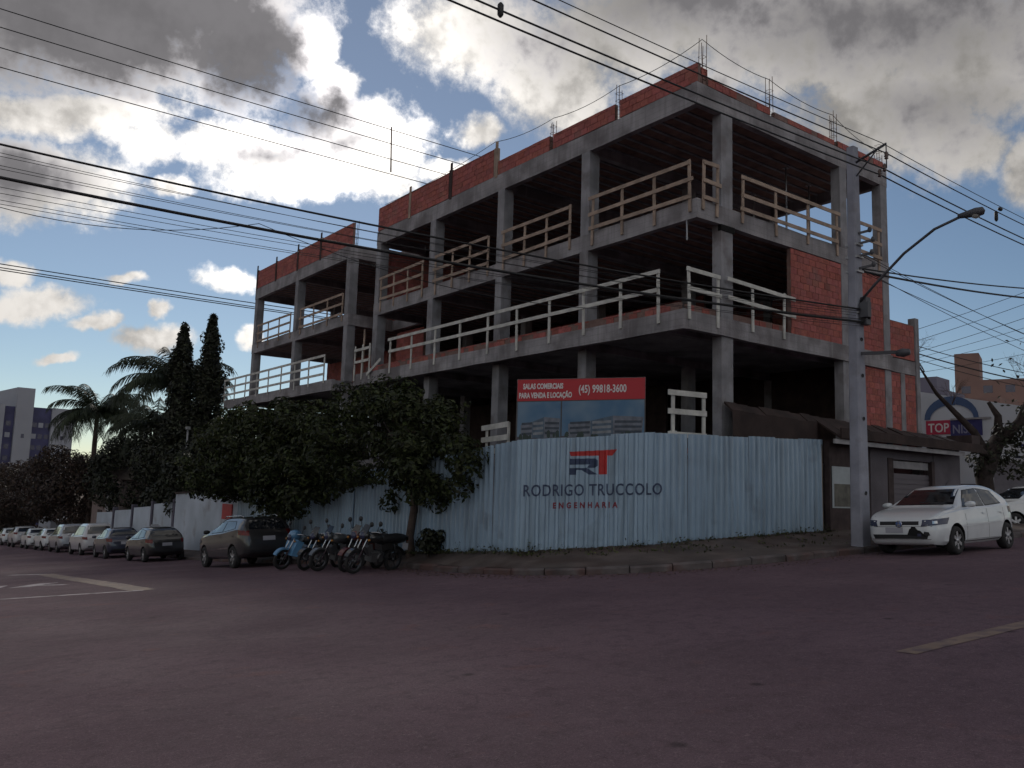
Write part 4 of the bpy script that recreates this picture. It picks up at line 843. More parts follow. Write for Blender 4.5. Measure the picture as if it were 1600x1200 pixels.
SHAPES = {
 'hatch': dict(L=3.9, W=.83, r=.295, ax=(1.13,-1.33), belt=[(1.95,.80),(.8,.93),(-.5,.96),(-1.6,1.0),(-1.95,.95)],
   top=[(1.95,.66),(1.93,.72),(1.80,.80),(1.55,.88),(1.15,.95),(.92,.985),(.80,1.04),(.30,1.345),(.05,1.42),(-.35,1.455),(-.8,1.45),(-1.2,1.41),(-1.48,1.33),(-1.66,1.16),(-1.80,.99),(-1.90,.90),(-1.95,.80)],
   hw=[(1.95,.50),(1.93,.60),(1.86,.695),(1.72,.765),(1.45,.81),(1.0,.826),(0,.83),(-1.0,.828),(-1.5,.80),(-1.78,.74),(-1.9,.67),(-1.95,.58)],
   bot=[(1.95,.34),(1.9,.25),(1.6,.2),(0,.19),(-1.5,.22),(-1.85,.30),(-1.95,.40)],
   wf=[(.66,.99),(-.33,1.0),(-.37,1.355),(.17,1.315)], wr=[(-.41,1.0),(-1.22,1.04),(-1.05,1.29),(-.43,1.355)], ws=(.64,1.03,.51,1.36), rw=(.56,1.07,.46,1.33)),
 'suv': dict(L=4.3, W=.885, r=.345, ax=(1.30,-1.31), belt=[(2.15,.95),(.9,1.06),(-.5,1.12),(-1.7,1.20),(-2.15,1.1)],
   top=[(2.15,.78),(2.12,.86),(1.98,.95),(1.7,1.03),(1.25,1.09),(1.05,1.12),(.92,1.18),(.38,1.48),(.1,1.56),(-.4,1.60),(-1.0,1.59),(-1.5,1.55),(-1.78,1.48),(-1.93,1.28),(-2.04,1.12),(-2.12,1.0),(-2.15,.85)],
   hw=[(2.15,.56),(2.12,.67),(2.02,.77),(1.85,.83),(1.5,.87),(1.0,.883),(0,.885),(-1.2,.882),(-1.7,.86),(-2.0,.79),(-2.1,.72),(-2.15,.63)],
   bot=[(2.15,.42),(2.05,.33),(1.7,.27),(0,.26),(-1.6,.28),(-2.0,.36),(-2.15,.46)],
   wf=[(.75,1.12),(-.30,1.14),(-.34,1.47),(.26,1.42)], wr=[(-.39,1.14),(-1.42,1.22),(-1.18,1.43),(-.41,1.47)], ws=(.68,1.17,.55,1.49), rw=(.60,1.17,.50,1.46)),
 'van': dict(L=4.3, W=.86, r=.31, ax=(1.35,-1.35), belt=[(2.15,.9),(.9,1.0),(-.5,1.02),(-1.7,1.04),(-2.15,1.0)],
   top=[(2.15,.72),(2.12,.80),(1.98,.92),(1.7,1.02),(1.35,1.08),(1.2,1.14),(.65,1.5),(.3,1.63),(-.3,1.70),(-1.2,1.70),(-1.8,1.66),(-1.95,1.55),(-2.03,1.25),(-2.1,1.05),(-2.15,.9)],
   hw=[(2.15,.56),(2.12,.66),(2.02,.75),(1.85,.81),(1.5,.85),(1.0,.858),(0,.86),(-1.5,.858),(-1.95,.83),(-2.1,.77),(-2.15,.68)],
   bot=[(2.15,.38),(2.05,.28),(1.7,.22),(0,.21),(-1.6,.23),(-2.0,.32),(-2.15,.42)],
   wf=[(.9,1.06),(-.2,1.07),(-.24,1.53),(.42,1.49)], wr=[(-.3,1.07),(-1.7,1.1),(-1.6,1.50),(-.32,1.53)], ws=(.66,1.15,.54,1.56), rw=(.64,1.12,.56,1.56)),
 'sedan': dict(L=4.35, W=.85, r=.30, ax=(1.35,-1.25), belt=[(2.17,.8),(.8,.92),(-.5,.95),(-1.6,.98),(-2.17,.92)],
   top=[(2.17,.64),(2.14,.70),(2.0,.79),(1.7,.87),(1.25,.94),(1.05,.97),(.93,1.02),(.38,1.33),(.1,1.41),(-.35,1.45),(-.75,1.43),(-1.05,1.34),(-1.5,1.07),(-1.62,1.03),(-2.0,1.0),(-2.12,.94),(-2.17,.8)],
   hw=[(2.17,.52),(2.14,.62),(2.05,.71),(1.9,.78),(1.55,.83),(1.0,.848),(0,.85),(-1.2,.848),(-1.8,.81),(-2.05,.74),(-2.17,.62)],
   bot=[(2.17,.34),(2.1,.25),(1.7,.2),(0,.19),(-1.6,.22),(-2.05,.3),(-2.17,.42)],
   wf=[(.75,.98),(-.28,.99),(-.32,1.35),(.24,1.31)], wr=[(-.36,.99),(-1.18,1.01),(-.82,1.30),(-.38,1.35)], ws=(.64,1.03,.51,1.35), rw=(.58,1.10,.48,1.33)),
}
def section(sp, x):
    T = cr(sp['top'], x); B = cr(sp['bot'], x); Wd = cr(sp['hw'], x); be = min(cr(sp['belt'], x), T-.03); h = T-be; k = sst(h/.42)
    Rw = Wd*(.93-.27*k)
    return [(0,B),(.6*Wd,B),(.88*Wd,B+.015),(.97*Wd,B+.09),(1.0*Wd,B+(be-B)*.40),(.995*Wd,B+(be-B)*.66),(.985*Wd,B+(be-B)*.74),(.965*Wd,be-.02),(.93*Wd,be+.012*k),
            (.93*Wd+(Rw-.93*Wd)*.36,be+h*.36),(.93*Wd+(Rw-.93*Wd)*.74,be+h*.72),(Rw*.99,be+h*.90),(Rw*.90,be+h*.968),(Rw*.62,be+h*.992),(0,T)]
def fence_(a, b, n): return [a+(b-a)*i/n for i in range(n+1)]
CAR_CACHE = {}
def car_body(kind, mats):
    sp = SHAPES[kind]; hL = sp['top'][0][0]
    xs = sorted({round(v, 4) for v in fence_(-hL, hL, 44)} | {p[0] for p in sp['top'][:4]} | {p[0] for p in sp['top'][-4:]} | {round(hL-.006, 4), round(-hL+.006, 4)}, reverse=True)
    mb = MB(); K = None
    for x in xs:
        s = section(sp, x); ring = [(x, y, z) for y, z in s]+[(x, -y, z) for y, z in s[-2:0:-1]]; K = len(ring); mb.v += ring
    for i in range(len(xs)-1):
        for j in range(K): a = i*K+j; b = i*K+(j+1) % K; mb.f.append((a, b, b+K, a+K)); mb.mi.append(0); mb.tint.append(None); mb.sm.append(True)
    for i in (0, len(xs)-1): mb.f.append(tuple(i*K+j for j in range(K))); mb.mi.append(0); mb.tint.append(None); mb.sm.append(False)
    me = mb.mesh('body', mats); o = link('body', me)
    cut = MB()
    for ax in sp['ax']:
        for s in (-1, 1): 
            pr = [(0, s*(sp['W']-.24)), (sp['r']+.055, s*(sp['W']-.24)), (sp['r']+.055, s*(sp['W']+.3)), (0, s*(sp['W']+.3))]
            cut.lathe(pr, (ax, 0, sp['r']+.01), 'y', 24)
    bm = bmesh.new(); cm = cut.mesh('cut', [M_WELL]); bm.from_mesh(cm); bmesh.ops.remove_doubles(bm, verts=bm.verts, dist=1e-5); bmesh.ops.recalc_face_normals(bm, faces=bm.faces); bm.to_mesh(cm); bm.free(); co = link('cut', cm)
    md = o.modifiers.new('b', 'BOOLEAN'); md.operation = 'DIFFERENCE'; md.object = co; md.solver = 'EXACT'; md.material_mode = 'TRANSFER'
    dg = bpy.context.evaluated_depsgraph_get(); dg.update(); me2 = bpy.data.meshes.new_from_object(o.evaluated_get(dg)); bpy.data.objects.remove(co); bpy.data.objects.remove(o)
    me2.set_sharp_from_angle(angle=radians(32)); bv = BVHTree.FromPolygons([v.co for v in me.vertices], [p.vertices for p in me.polygons]); return me2, bv
AXES = {'L': (Vector((0,0,0)), Vector((1,0,0)), Vector((0,-1,0))), 'R': (Vector((0,0,0)), Vector((1,0,0)), Vector((0,1,0))), 'F': (Vector((0,0,0)), Vector((0,1,0)), Vector((-1,0,0))), 'B': (Vector((0,0,0)), Vector((0,1,0)), Vector((1,0,0)))}
def cpatch(bv, view, poly, off, nu=8, nv=4):
    if isinstance(view, str): ref, eu, ray = AXES[view]
    else: ref, eu, ray = view
    mb = MB(); pts = []
    for j in range(nv+1):
        for i in range(nu+1):
            u, v = i/nu, j/nv; a, b, c, d = poly
            x = (a[0]*(1-u)+b[0]*u)*(1-v)+(d[0]*(1-u)+c[0]*u)*v; z = (a[1]*(1-u)+b[1]*u)*(1-v)+(d[1]*(1-u)+c[1]*u)*v
            o = ref+eu*x+Vector((0,0,z))-ray*4; h = bv.ray_cast(o, ray)
            pts.append(None if h[0] is None else h[0]+(h[1] if h[1].dot(ray) < 0 else -h[1])*off)
    for j in range(nv):
        for i in range(nu):
            q = [pts[j*(nu+1)+i], pts[j*(nu+1)+i+1], pts[(j+1)*(nu+1)+i+1], pts[(j+1)*(nu+1)+i]]
            if all(p is not None for p in q): mb.quad(q, sm=True)
    return mb
def grow(poly, g):
    cx = sum(p[0] for p in poly)/4; cy = sum(p[1] for p in poly)/4
    return [(p[0]+(g if p[0] > cx else -g), p[1]+(g if p[1] > cy else -g)) for p in poly]
def wheel_meshes(r, w=.19):
    t = MB(); t.lathe([(r*.66,-w/2),(r*.80,-w/2-.006),(r*.94,-w/2+.008),(r,-w/2+.035),(r,w/2-.035),(r*.94,w/2-.008),(r*.80,w/2+.006),(r*.66,w/2)], axis='y', n=28)
    m = MB(); m.lathe([(r*.69,w/2),(r*.66,w/2+.004),(r*.62,w/2-.015),(r*.60,w/2-.06),(0,w/2-.07)], axis='y', n=28, mi=1)
    for k in range(6):
        a = k*pi/3; c, s = cos(a), sin(a); M = Matrix(((c,0,s,0),(0,1,0,0),(-s,0,c,0),(0,0,0,1))); m.box((-.035,w/2-.045,.02),(.035,w/2-.012,r*.64), 0, None, M)
    m.lathe([(.0,w/2-.0),(.055,w/2-.005),(.06,w/2-.04)], axis='y', n=12); return t.mesh('tyre', M_TYRE), m.mesh('rim', [M_RIM, M_BLKT])
def make_car(kind, label, pm, loc, heading, group=None, lod=0, cover=None, gname='parked_car'):
    sp = SHAPES[kind]; hL = sp['top'][0][0]; W_ = sp['W']
    key = kind+pm.name
    if kind not in CAR_CACHE: CAR_CACHE[kind] = car_body(kind, [pm, M_WELL])
    me, bv = CAR_CACHE[kind]; me = me.copy(); me.materials[0] = pm
    c = thing(gname, label, 'car', loc, 0, group)
    h = Vector((cos(heading), sin(heading), 0)); x, y = loc[0], loc[1]; e = .5
    nrm = Vector((-(gz(x+e, y)-gz(x-e, y))/(2*e), -(gz(x, y+e)-gz(x, y-e))/(2*e), 1)).normalized(); fx_ = (h-nrm*h.dot(nrm)).normalized(); fy = nrm.cross(fx_)
    c.matrix_world = Matrix(((fx_.x, fy.x, nrm.x, x), (fx_.y, fy.y, nrm.y, y), (fx_.z, fy.z, nrm.z, gz(x, y)), (0,0,0,1)))
    body = link('body', me, c)
    def pt(name, m, view, poly, off=.006, nu=8, nv=4, parent=c): 
        mb = cpatch(bv, view, poly, off, nu, nv)
        return mb.build(name, m, parent, recalc=False) if mb.f else None
    for v in ('L', 'R'):
        pt('window_trim', M_BLKT, v, grow(sp['wf'], .02), .003); pt('window_trim', M_BLKT, v, grow(sp['wr'], .02), .003)
        pt('side_window', M_GLS, v, sp['wf'], .007); pt('side_window', M_GLS, v, sp['wr'], .007)
    b, z0, tt, z1 = sp['ws']; pt('windscreen', M_GLS, 'F', [(-b,z0),(b,z0),(tt,z1),(-tt,z1)], .006, 12, 6)
    b, z0, tt, z1 = sp['rw']; pt('rear_window', M_GLS, 'B', [(-b,z0),(b,z0),(tt,z1),(-tt,z1)], .006, 12, 6)
    tm, rm = CAR_CACHE.setdefault('w'+kind, wheel_meshes(sp['r']))
    for ax in sp['ax']:
        for s in (-1, 1):
            wh = link('wheel', tm, c, (ax, s*(W_-.105), sp['r'])); wh.rotation_euler = (0, 0, 0 if s > 0 else pi); link('rim', rm, wh)
    mx_ = sp['wf'][0][0]-.02; mz = sp['wf'][0][1]+.04
    for s in (-1, 1):
        mm = MB(); mm.lathe([(0,-.10),(.05,-.095),(.085,-.04),(.09,.03),(.07,.09),(0,.105)], (0,0,0), 'y', 12); mi = mm.build('wing_mirror', pm if kind != 'suv' else M_BLKT, c); mi.location = (mx_, s*(W_+.085), mz); mi.scale = (.9, 1, .75)
    zb = sp['belt'][2][1]
    for v in ('L', 'R'):
        for xx in (sp['wf'][0][0]+.02, sp['wf'][1][0]-.03, sp['wr'][1][0]+.02): pt('door_seam', M_BLKT, v, [(xx-.006,.30),(xx+.006,.30),(xx+.006,zb-.03),(xx-.006,zb-.03)], .002, 1, 6)
        for xx in (sp['wf'][1][0]+.14, sp['wr'][1][0]+.16): pt('door_handle', pm if lod == 0 else M_BLKT, v, [(xx-.08,zb-.15),(xx+.08,zb-.14),(xx+.08,zb-.11),(xx-.08,zb-.12)], .025, 3, 2)
        pt('sill_trim', M_BLKT, v, [(sp['ax'][1]+.4,.255),(sp['ax'][0]-.4,.255),(sp['ax'][0]-.4,.30),(sp['ax'][1]+.4,.30)], .004, 6, 1)
    # lamps seen obliquely
    zf = sp['top'][1][1]
    for s in (-1, 1):
        dr = Vector((-.80, -.60*s, 0)); eu = Vector((-.60*s, .80, 0)); rf = Vector((hL-.17, s*(W_-.17), 0))
        pt('headlight', M_LAMP, (rf, eu, dr), [(-.26*s,zf-.115),(.27*s,zf-.075),(.34*s,zf+.055),(-.22*s,zf+.01)], .009, 8, 3)
        dr = Vector((.80, -.60*s, 0)); eu = Vector((.60*s, .80, 0)); rf = Vector((-hL+.17, s*(W_-.16), 0))
        zt_ = sp['belt'][3][1]-.12
        pt('tail_light', M_TAIL, (rf, eu, dr), [(-.16*s,zt_-.10),(.22*s,zt_-.06),(.24*s,zt_+.08),(-.14*s,zt_+.05)], .009, 6, 3)
    pt('grille', M_BLKT, 'F', [(-.42,zf-.085),(.42,zf-.085),(.42,zf-.01),(-.42,zf-.01)], .006, 10, 2)
    zb_ = sp['bot'][0][1]
    pt('air_intake', M_BLKT, 'F', [(-.56,zb_+.01),(.56,zb_+.01),(.60,zb_+.10),(-.60,zb_+.10)], .006, 12, 2)
    pt('rear_number_plate', M_PLATE, 'B', [(-.2,zb-.30),(.2,zb-.30),(.2,zb-.17),(-.2,zb-.17)], .012, 4, 2); pt('rear_bumper_trim', M_BLKT, 'B', [(-.6,zb_+.02),(.6,zb_+.02),(.6,zb_+.12),(-.6,zb_+.12)], .006, 10, 2)
    return c, bv, pt, sp
WHITE = paint('white', (.60,.62,.64)); GRAPH = paint('graphite', (.026,.025,.027), .2); BLACKP = paint('black', (.02,.02,.023), .2); SILV = paint('silver', (.34,.35,.38), .5); PEARL = paint('pearl', (.46,.45,.47), .1); DRED = paint('dark_blue', (.03,.035,.06), .3)
random.seed(2)
gx, gy = 3.45, -4.22
c, bv, pt, sp = make_car('hatch', 'white hatchback with a broken front bumper parked on the kerb beside the utility pole', WHITE, (gx, gy, 0), pi+.015)
pt('front_number_plate', M_PLATE, 'F', [(-.30,.475),(.08,.475),(.08,.585),(-.30,.585)], .014, 5, 2)
pt('bumper_lip', M_STRIP, 'F', [(-.62,.335),(.62,.335),(.63,.352),(-.63,.352)], .012, 12, 1)
pt('broken_bumper_hole', M_WELL, 'F', [(.16,.42),(.56,.40),(.44,.52),(.22,.56)], .010, 8, 5); pt('broken_bumper_hole', M_WELL, 'F', [(.20,.50),(.42,.49),(.34,.60),(.27,.61)], .012, 6, 4); pt('torn_bracket', M_BLKT, 'F', [(.50,.44),(.62,.42),(.60,.49),(.52,.50)], .012, 4, 3)
pt('bumper_seam', M_BLKT, 'F', [(-.66,.598),(.66,.598),(.66,.606),(-.66,.606)], .003, 14, 1)
for s in (-1, 1):
    hs = [Vector(v) for v in ((1.78,s*.60,2),(1.4,s*.66,2),(1.0,s*.68,2),(.88,s*.67,2))]; ln = MB()
    hp = [bv.ray_cast(v, Vector((0,0,-1)))[0]+Vector((0,0,.003)) for v in hs]
    for a_, b_ in zip(hp, hp[1:]): ln.quad([a_+Vector((0,-.006,0)), b_+Vector((0,-.006,0)), b_+Vector((0,.006,0)), a_+Vector((0,.006,0))])
    ln.build('bonnet_seam', M_BLKT, c, recalc=False)
    rf = Vector((1.78, s*.66, 0)); pt('headlight_reflector', M_CHR, (rf, Vector((-.6*s,.8,0)), Vector((-.8,-.6*s,0))), [(-.05*s,.655),(.05*s,.66),(.05*s,.715),(-.05*s,.71)], .012, 3, 2)
pt('side_crease_strip', WHITE, 'L', [(-1.0,.62),(.8,.56),(.8,.585),(-1.0,.65)], .012, 10, 1)
pt('fog_lamp', M_LAMP, 'F', [(.38,.40),(.46,.40),(.46,.46),(.38,.46)], .016, 3, 3)
em = MB(); em.lathe([(0,0),(.068,0),(.072,-.012)], (1.962,0,.655), 'x', 20); em.build('emblem', mat('emblem_blue', (.06,.13,.38), .3), c)
em = MB(); em.lathe([(.060,.006),(.073,.008),(.073,0)], (1.962,0,.655), 'x', 20); em.build('emblem_ring', M_CHR, c)
for s_txt, zz in (('V', .662), ('W', .605)):
    me = text_mesh(s_txt, .078, .9, .003, 'CENTER')
    for v in me.vertices: v.co = (1.971, v.co.x, zz+v.co.y)
    me.materials.clear(); me.materials.append(M_CHR); link('emblem_letter', me, c)
part('antenna', M_BLKT, c, lambda mb: mb.tube([(-.3,0,1.45),(-.55,0,1.62)], .006, 5)); part('wiper', M_BLKT, c, lambda mb: [mb.beam((.86,.45,1.035),(.78,-.1,1.09),.02,.015)])
make_car('hatch', 'white car standing side on behind the white hatchback at the right edge', WHITE, (14.6, -1.6, 0), radians(150), lod=1)
# left street row, nearest first
KX = -5.75
suv, bv, pt, sp = make_car('suv', 'dark grey suv parked under the street tree beside the motorcycles', GRAPH, (KX, 14.35, 0), pi/2+.02)
for v in ('L', 'R'):
    pt('chrome_strip', M_CHR, v, [(-1.0,.62),(.95,.53),(.95,.555),(-1.0,.655)], .008, 10, 1); pt('sill_strip', M_CHR, v, [(-.85,.36),(.85,.33),(.85,.35),(-.85,.385)], .008, 8, 1)
part('roof_rail', M_CHR, suv, lambda mb: [mb.tube([(.1,.56,1.57),(0,.57,1.63),(-1.3,.56,1.62),(-1.5,.55,1.56)], .017, 6), mb.tube([(.1,-.56,1.57),(0,-.57,1.63),(-1.3,-.56,1.62),(-1.5,-.55,1.56)], .017, 6)])
row = [('hatch', 'dark hatchback with a cap on its roof, next ahead of the dark suv', BLACKP, 26.0), ('hatch', 'dark car in front of the dark hatchback, pale rear light', DRED, 32.2), ('van', 'pale tall people carrier in the middle of the parked row', PEARL, 38.8),
       ('van', 'bluish white van-like car ahead of the pale people carrier', SILV, 45.5), ('hatch', 'white hatchback seventh from the dark suv, among the far parked cars', WHITE, 51.5), ('sedan', 'white saloon among the far parked cars', WHITE, 57.5),
       ('suv', 'pale suv near the end of the parked row', PEARL, 64), ('hatch', 'white hatchback near the far end of the parked row', WHITE, 72), ('sedan', 'silver saloon at the far left end of the parked row', SILV, 80)]
row[4] = ('hatch', 'white hatchback just ahead of the bluish van-like car, far parked row', WHITE, 51.5)
for kind, lab, pm_, y in row:
    cc, *_ = make_car(kind, lab, pm_, (KX+.1+random.uniform(-.08, .1), y, 0), pi/2+random.uniform(-.02, .02), 'cars parked along the left street', 1)
    if 'cap on its roof' in lab: part('roof_sign', M_PLATE, cc, lambda mb: [mb.box((-.15,-.22,1.455),(.05,.22,1.50)), mb.box((-.11,-.14,1.50),(.01,.14,1.56))])

# ---------------------------------------------------------------- motorcycles
def motorcycle(label, loc, heading, body, kind):
    c = thing('motorcycle', label, 'motorcycle', (loc[0], loc[1], gz(*loc)), 0, 'motorcycles parked side by side')
    c.rotation_euler = (radians(-8), 0, heading)
    R = .29; M_ENG = mat('engine_metal', (.10,.10,.105), .5, .6)
    for nm, x in (('front_wheel', .62), ('rear_wheel', -.62)):
        t = MB(); t.lathe([(R*.78,-.035),(R*.9,-.05),(R,-.02),(R,.02),(R*.9,.05),(R*.78,.035)], axis='y', n=24); w = t.build(nm, M_TYRE, c); w.location = (x, 0, R)
        m = MB(); m.lathe([(R*.79,-.02),(R*.70,-.025),(R*.70,.025),(R*.79,.02)], axis='y', n=24)
        for k in range(6): a = k*pi/3; m.tube([(0,0,0),(cos(a)*R*.72,0,sin(a)*R*.72)], .013, 5)
        m.lathe([(0,-.05),(.05,-.05),(.05,.05),(0,.05)], axis='y', n=10); m.build('rim', mat('moto_rim', (.07,.07,.075), .5, .6), w)
    for s in (-1, 1): part('fork_tube', M_CHR, c, lambda mb: mb.tube([(.62,s*.085,R),(.42,s*.085,.78),(.36,s*.085,.95)], .02, 8))
    def fender(x0, a0, a1, rr, w_): 
        def fn(mb):
            n = 8
            for k in range(n):
                b0 = a0+(a1-a0)*k/n; b1 = a0+(a1-a0)*(k+1)/n
                mb.quad([(x0+rr*cos(b0),-w_,R+rr*sin(b0)),(x0+rr*cos(b1),-w_,R+rr*sin(b1)),(x0+rr*cos(b1),w_,R+rr*sin(b1)),(x0+rr*cos(b0),w_,R+rr*sin(b0))], sm=True)
                for q in (-w_, w_): mb.quad([(x0+rr*cos(b0),q,R+rr*sin(b0)),(x0+rr*cos(b1),q,R+rr*sin(b1)),(x0+(rr-.04)*cos(b1),q*1.05,R+(rr-.04)*sin(b1)),(x0+(rr-.04)*cos(b0),q*1.05,R+(rr-.04)*sin(b0))])
        return fn
    part('front_mudguard', body, c, fender(.62, radians(25), radians(150), R+.035, .065)); part('rear_mudguard', M_BLKT, c, fender(-.62, radians(40), radians(165), R+.05, .075))
    part('handlebar', M_CHR, c, lambda mb: mb.tube([(.20,.36,1.0),(.30,.25,1.02),(.36,.08,.98),(.36,-.08,.98),(.30,-.25,1.02),(.20,-.36,1.0)], .014, 6))
    for s in (-1, 1):
        part('mirror', M_BLKT, c, lambda mb: [mb.tube([(.28,s*.26,1.02),(.30,s*.33,1.2)], .008, 5), mb.lathe([(0,-.012),(.06,-.008),(.065,.008),(0,.014)], (.29,s*.35,1.23), 'x', 10)])
        part('indicator', mat('amber_lens', (.35,.15,.03), .3), c, lambda mb: mb.lathe([(0,-.03),(.025,-.02),(.03,.02),(0,.03)], (.44,s*.2,.82), 'x', 8))
    part('engine', M_ENG, c, lambda mb: [mb.box((-.15,-.14,.28),(.22,.14,.50)), mb.lathe([(.09,-.18),(.11,-.15),(.11,.15),(.09,.18)], (-.05,0,.38), 'y', 12), mb.beam((.18,0,.45),(.28,0,.66),.15,.17)])
    part('exhaust', M_CHR, c, lambda mb: mb.tube([(.24,-.12,.45),(.22,-.15,.28),(-.2,-.17,.26),(-.5,-.19,.34),(-.95,-.2,.44)], [.02,.02,.025,.045,.05], 8))
    part('frame', M_BLKT, c, lambda mb: [mb.tube([(.38,0,.88),(.22,0,.62),(.18,0,.32),(-.25,0,.3),(-.62,0,.30)], .025, 6), mb.tube([(.36,0,.86),(-.2,0,.66),(-.9,0,.74)], .025, 6), mb.tube([(-.62,.1,.3),(-.5,.1,.7)], .02, 6), mb.tube([(-.62,-.1,.3),(-.5,-.1,.7)], .02, 6)])
    part('side_stand', M_BLKT, c, lambda mb: mb.tube([(-.05,.12,.3),(-.1,.3,.02)], .014, 5))
    part('seat', M_BLKT, c, lambda mb: [mb.lathe([(0,-.92),(.10,-.88),(.135,-.65),(.12,-.35),(.13,-.15),(.08,.0),(0,.02)], (0,0,.80), 'x', 12)])
    bpy_o = c.children[-1]; bpy_o.scale = (1, 1, .55); bpy_o.location.z = .36
    if kind == 'scooter':
        part('leg_shield', body, c, lambda mb: [mb.quad([(.50,-.20,.42),(.50,.20,.42),(.36,.24,.86),(.36,-.24,.86)]), mb.quad([(.47,-.20,.42),(.47,.20,.42),(.33,.24,.86),(.33,-.24,.86)]), mb.quad([(.50,-.20,.42),(.36,-.24,.86),(.20,-.30,.80),(.34,-.28,.40)]), mb.quad([(.50,.20,.42),(.36,.24,.86),(.20,.30,.80),(.34,.28,.40)])])
        part('front_cowl', body, c, lambda mb: mb.lathe([(0,.50),(.07,.49),(.12,.44),(.15,.34),(.13,.2),(0,.16)], (0,0,.96), 'x', 12)); part('side_cover', body, c, lambda mb: [mb.box((-.75,-.16,.45),(-.15,.16,.70))])
    else:
        tk = part('tank', body, c, lambda mb: mb.lathe([(0,.30),(.09,.27),(.15,.16),(.16,.02),(.13,-.14),(.07,-.22),(0,-.24)], (0,0,0), 'x', 14)); tk.location = (.06, 0, .84); tk.scale = (1, 1, .85)
        part('side_cover', body, c, lambda mb: [mb.beam((-.08,0,.60),(-.42,0,.66),.26,.16)]); part('tail_cowl', body, c, lambda mb: mb.beam((-.6,0,.74),(-.98,0,.82),.16,.10))
        part('headlight_cowl', body, c, lambda mb: mb.lathe([(0,.52),(.09,.50),(.13,.42),(.11,.34),(0,.32)], (0,0,.90), 'x', 12)); part('windshield', M_GLS, c, lambda mb: [mb.quad([(.48,-.12,.96),(.48,.12,.96),(.36,.09,1.16),(.36,-.09,1.16)]), mb.quad([(.47,-.12,.96),(.47,.12,.96),(.35,.09,1.16),(.35,-.09,1.16)])])
    part('headlight', M_LAMP, c, lambda mb: mb.lathe([(.09,.50),(.085,.52),(0,.53)], (0,0,.90), 'x', 12)); part('tail_light', M_TAIL, c, lambda mb: mb.box((-1.0,-.06,.74),(-.95,.06,.80))); part('number_plate', M_PLATE, c, lambda mb: mb.box((-1.0,-.09,.52),(-.985,.09,.68)))
    return c
MBLUE = paint('sky_blue', (.09,.22,.38)); MMRED = paint('moto_red', (.08,.012,.012)); MMBK = paint('moto_black', (.015,.015,.016)); MMGR = paint('moto_grey', (.09,.095,.10), .3)
motorcycle('light blue motor scooter parked closest to the dark suv', (-5.95, 9.35), radians(192), MBLUE, 'scooter'); motorcycle('black motorcycle second from the dark suv, beside the blue scooter', (-5.85, 8.2), radians(201), MMBK, 'moto'); motorcycle('grey motorcycle with bright fork tubes in the middle of the motorcycle row', (-5.95, 6.95), radians(190), MMGR, 'moto')
motorcycle('dark red motorcycle beside the slim tree trunk, fourth from the suv', (-5.8, 5.95), radians(204), MMRED, 'moto'); motorcycle('black motorcycle closest to the tree trunk at the end of the row', (-6.05, 4.85), radians(195), MMBK, 'moto')
# ---------------------------------------------------------------- vegetation
def leafmat(name, c, tr=.25):
    m = bpy.data.materials.new(name); m.use_nodes = True; t = m.node_tree; b = t.nodes['Principled BSDF']; b.inputs['Roughness'].default_value = .55; b.inputs['Specular IOR Level'].default_value = .3
    at = t.nodes.new('ShaderNodeAttribute'); at.attribute_name = 'Tint'; mx = t.nodes.new('ShaderNodeMix'); mx.data_type = 'RGBA'; mx.blend_type = 'MULTIPLY'; mx.inputs[0].default_value = 1; mx.inputs[6].default_value = (*c, 1); t.links.new(at.outputs['Color'], mx.inputs[7]); t.links.new(mx.outputs[2], b.inputs['Base Color'])
    tl = t.nodes.new('ShaderNodeBsdfTranslucent'); t.links.new(mx.outputs[2], tl.inputs[0]); ms = t.nodes.new('ShaderNodeMixShader'); ms.inputs[0].default_value = tr; t.links.new(b.outputs[0], ms.inputs[1]); t.links.new(tl.outputs[0], ms.inputs[2]); t.links.new(ms.outputs[0], t.nodes['Material Output'].inputs[0]); return m
M_BARK = mat('bark', (.07,.05,.042), .95, var=.4, vscale=5, bump=.8, bscale=20); M_LEAF = leafmat('leaf_green', (.028,.034,.013)); M_LDK = leafmat('leaf_dark', (.020,.022,.014), .12); M_LRD = leafmat('leaf_reddish', (.034,.021,.018), .12); M_PALM = leafmat('palm_green', (.035,.045,.025), .2); M_DRY = mat('dead_frond', (.10,.07,.045), .9)
def rvec():
    while True:
        v = Vector((random.uniform(-1,1), random.uniform(-1,1), random.uniform(-1,1)))
        if .05 < v.length < 1: return v
def leaf(mb, p, s, n=None, asp=.5):
    n = (n or rvec()).normalized(); a = n.orthogonal().normalized(); a.rotate(Matrix.Rotation(random.uniform(0, 6.28), 3, n)); b = n.cross(a); t = random.choice((.45, .7, .9, 1.1, 1.4, 2.0))*random.uniform(.85, 1.15); g_ = random.uniform(.9, 1.15)
    mb.quad([p-a*s, p+b*s*asp+n*s*.12, p+a*s, p-b*s*asp+n*s*.12], 0, (t, t*g_, t*random.uniform(.7, 1.1)))
def clump(mb, c, r, n, s, flat=.75):
    for _ in range(n):
        v = rvec(); v = v.normalized()*(v.length**.45); p = Vector((c[0]+v.x*r, c[1]+v.y*r, c[2]+v.z*r*flat)); leaf(mb, p, s*random.uniform(.6, 1.3), v+rvec()*.9+Vector((0,0,.4)))
def tree(name, label, loc, trunk, limbs, clumps, lm, ls, dens, cat='tree', group=None):
    c = thing(name, label, cat, loc, 0, group); o = Vector(loc)
    def tf(mb):
        mb.tube([Vector(p) for p, r in trunk], [r for p, r in trunk], 10)
        for l in limbs: mb.tube([Vector(p) for p, r in l], [r for p, r in l], 7)
    part('trunk', M_BARK, c, tf); mb = MB()
    for x, y, z, r in clumps: clump(mb, (x, y, z), r, int(dens*r*r), ls)
    mb.build('crown', lm, c, recalc=False); return c
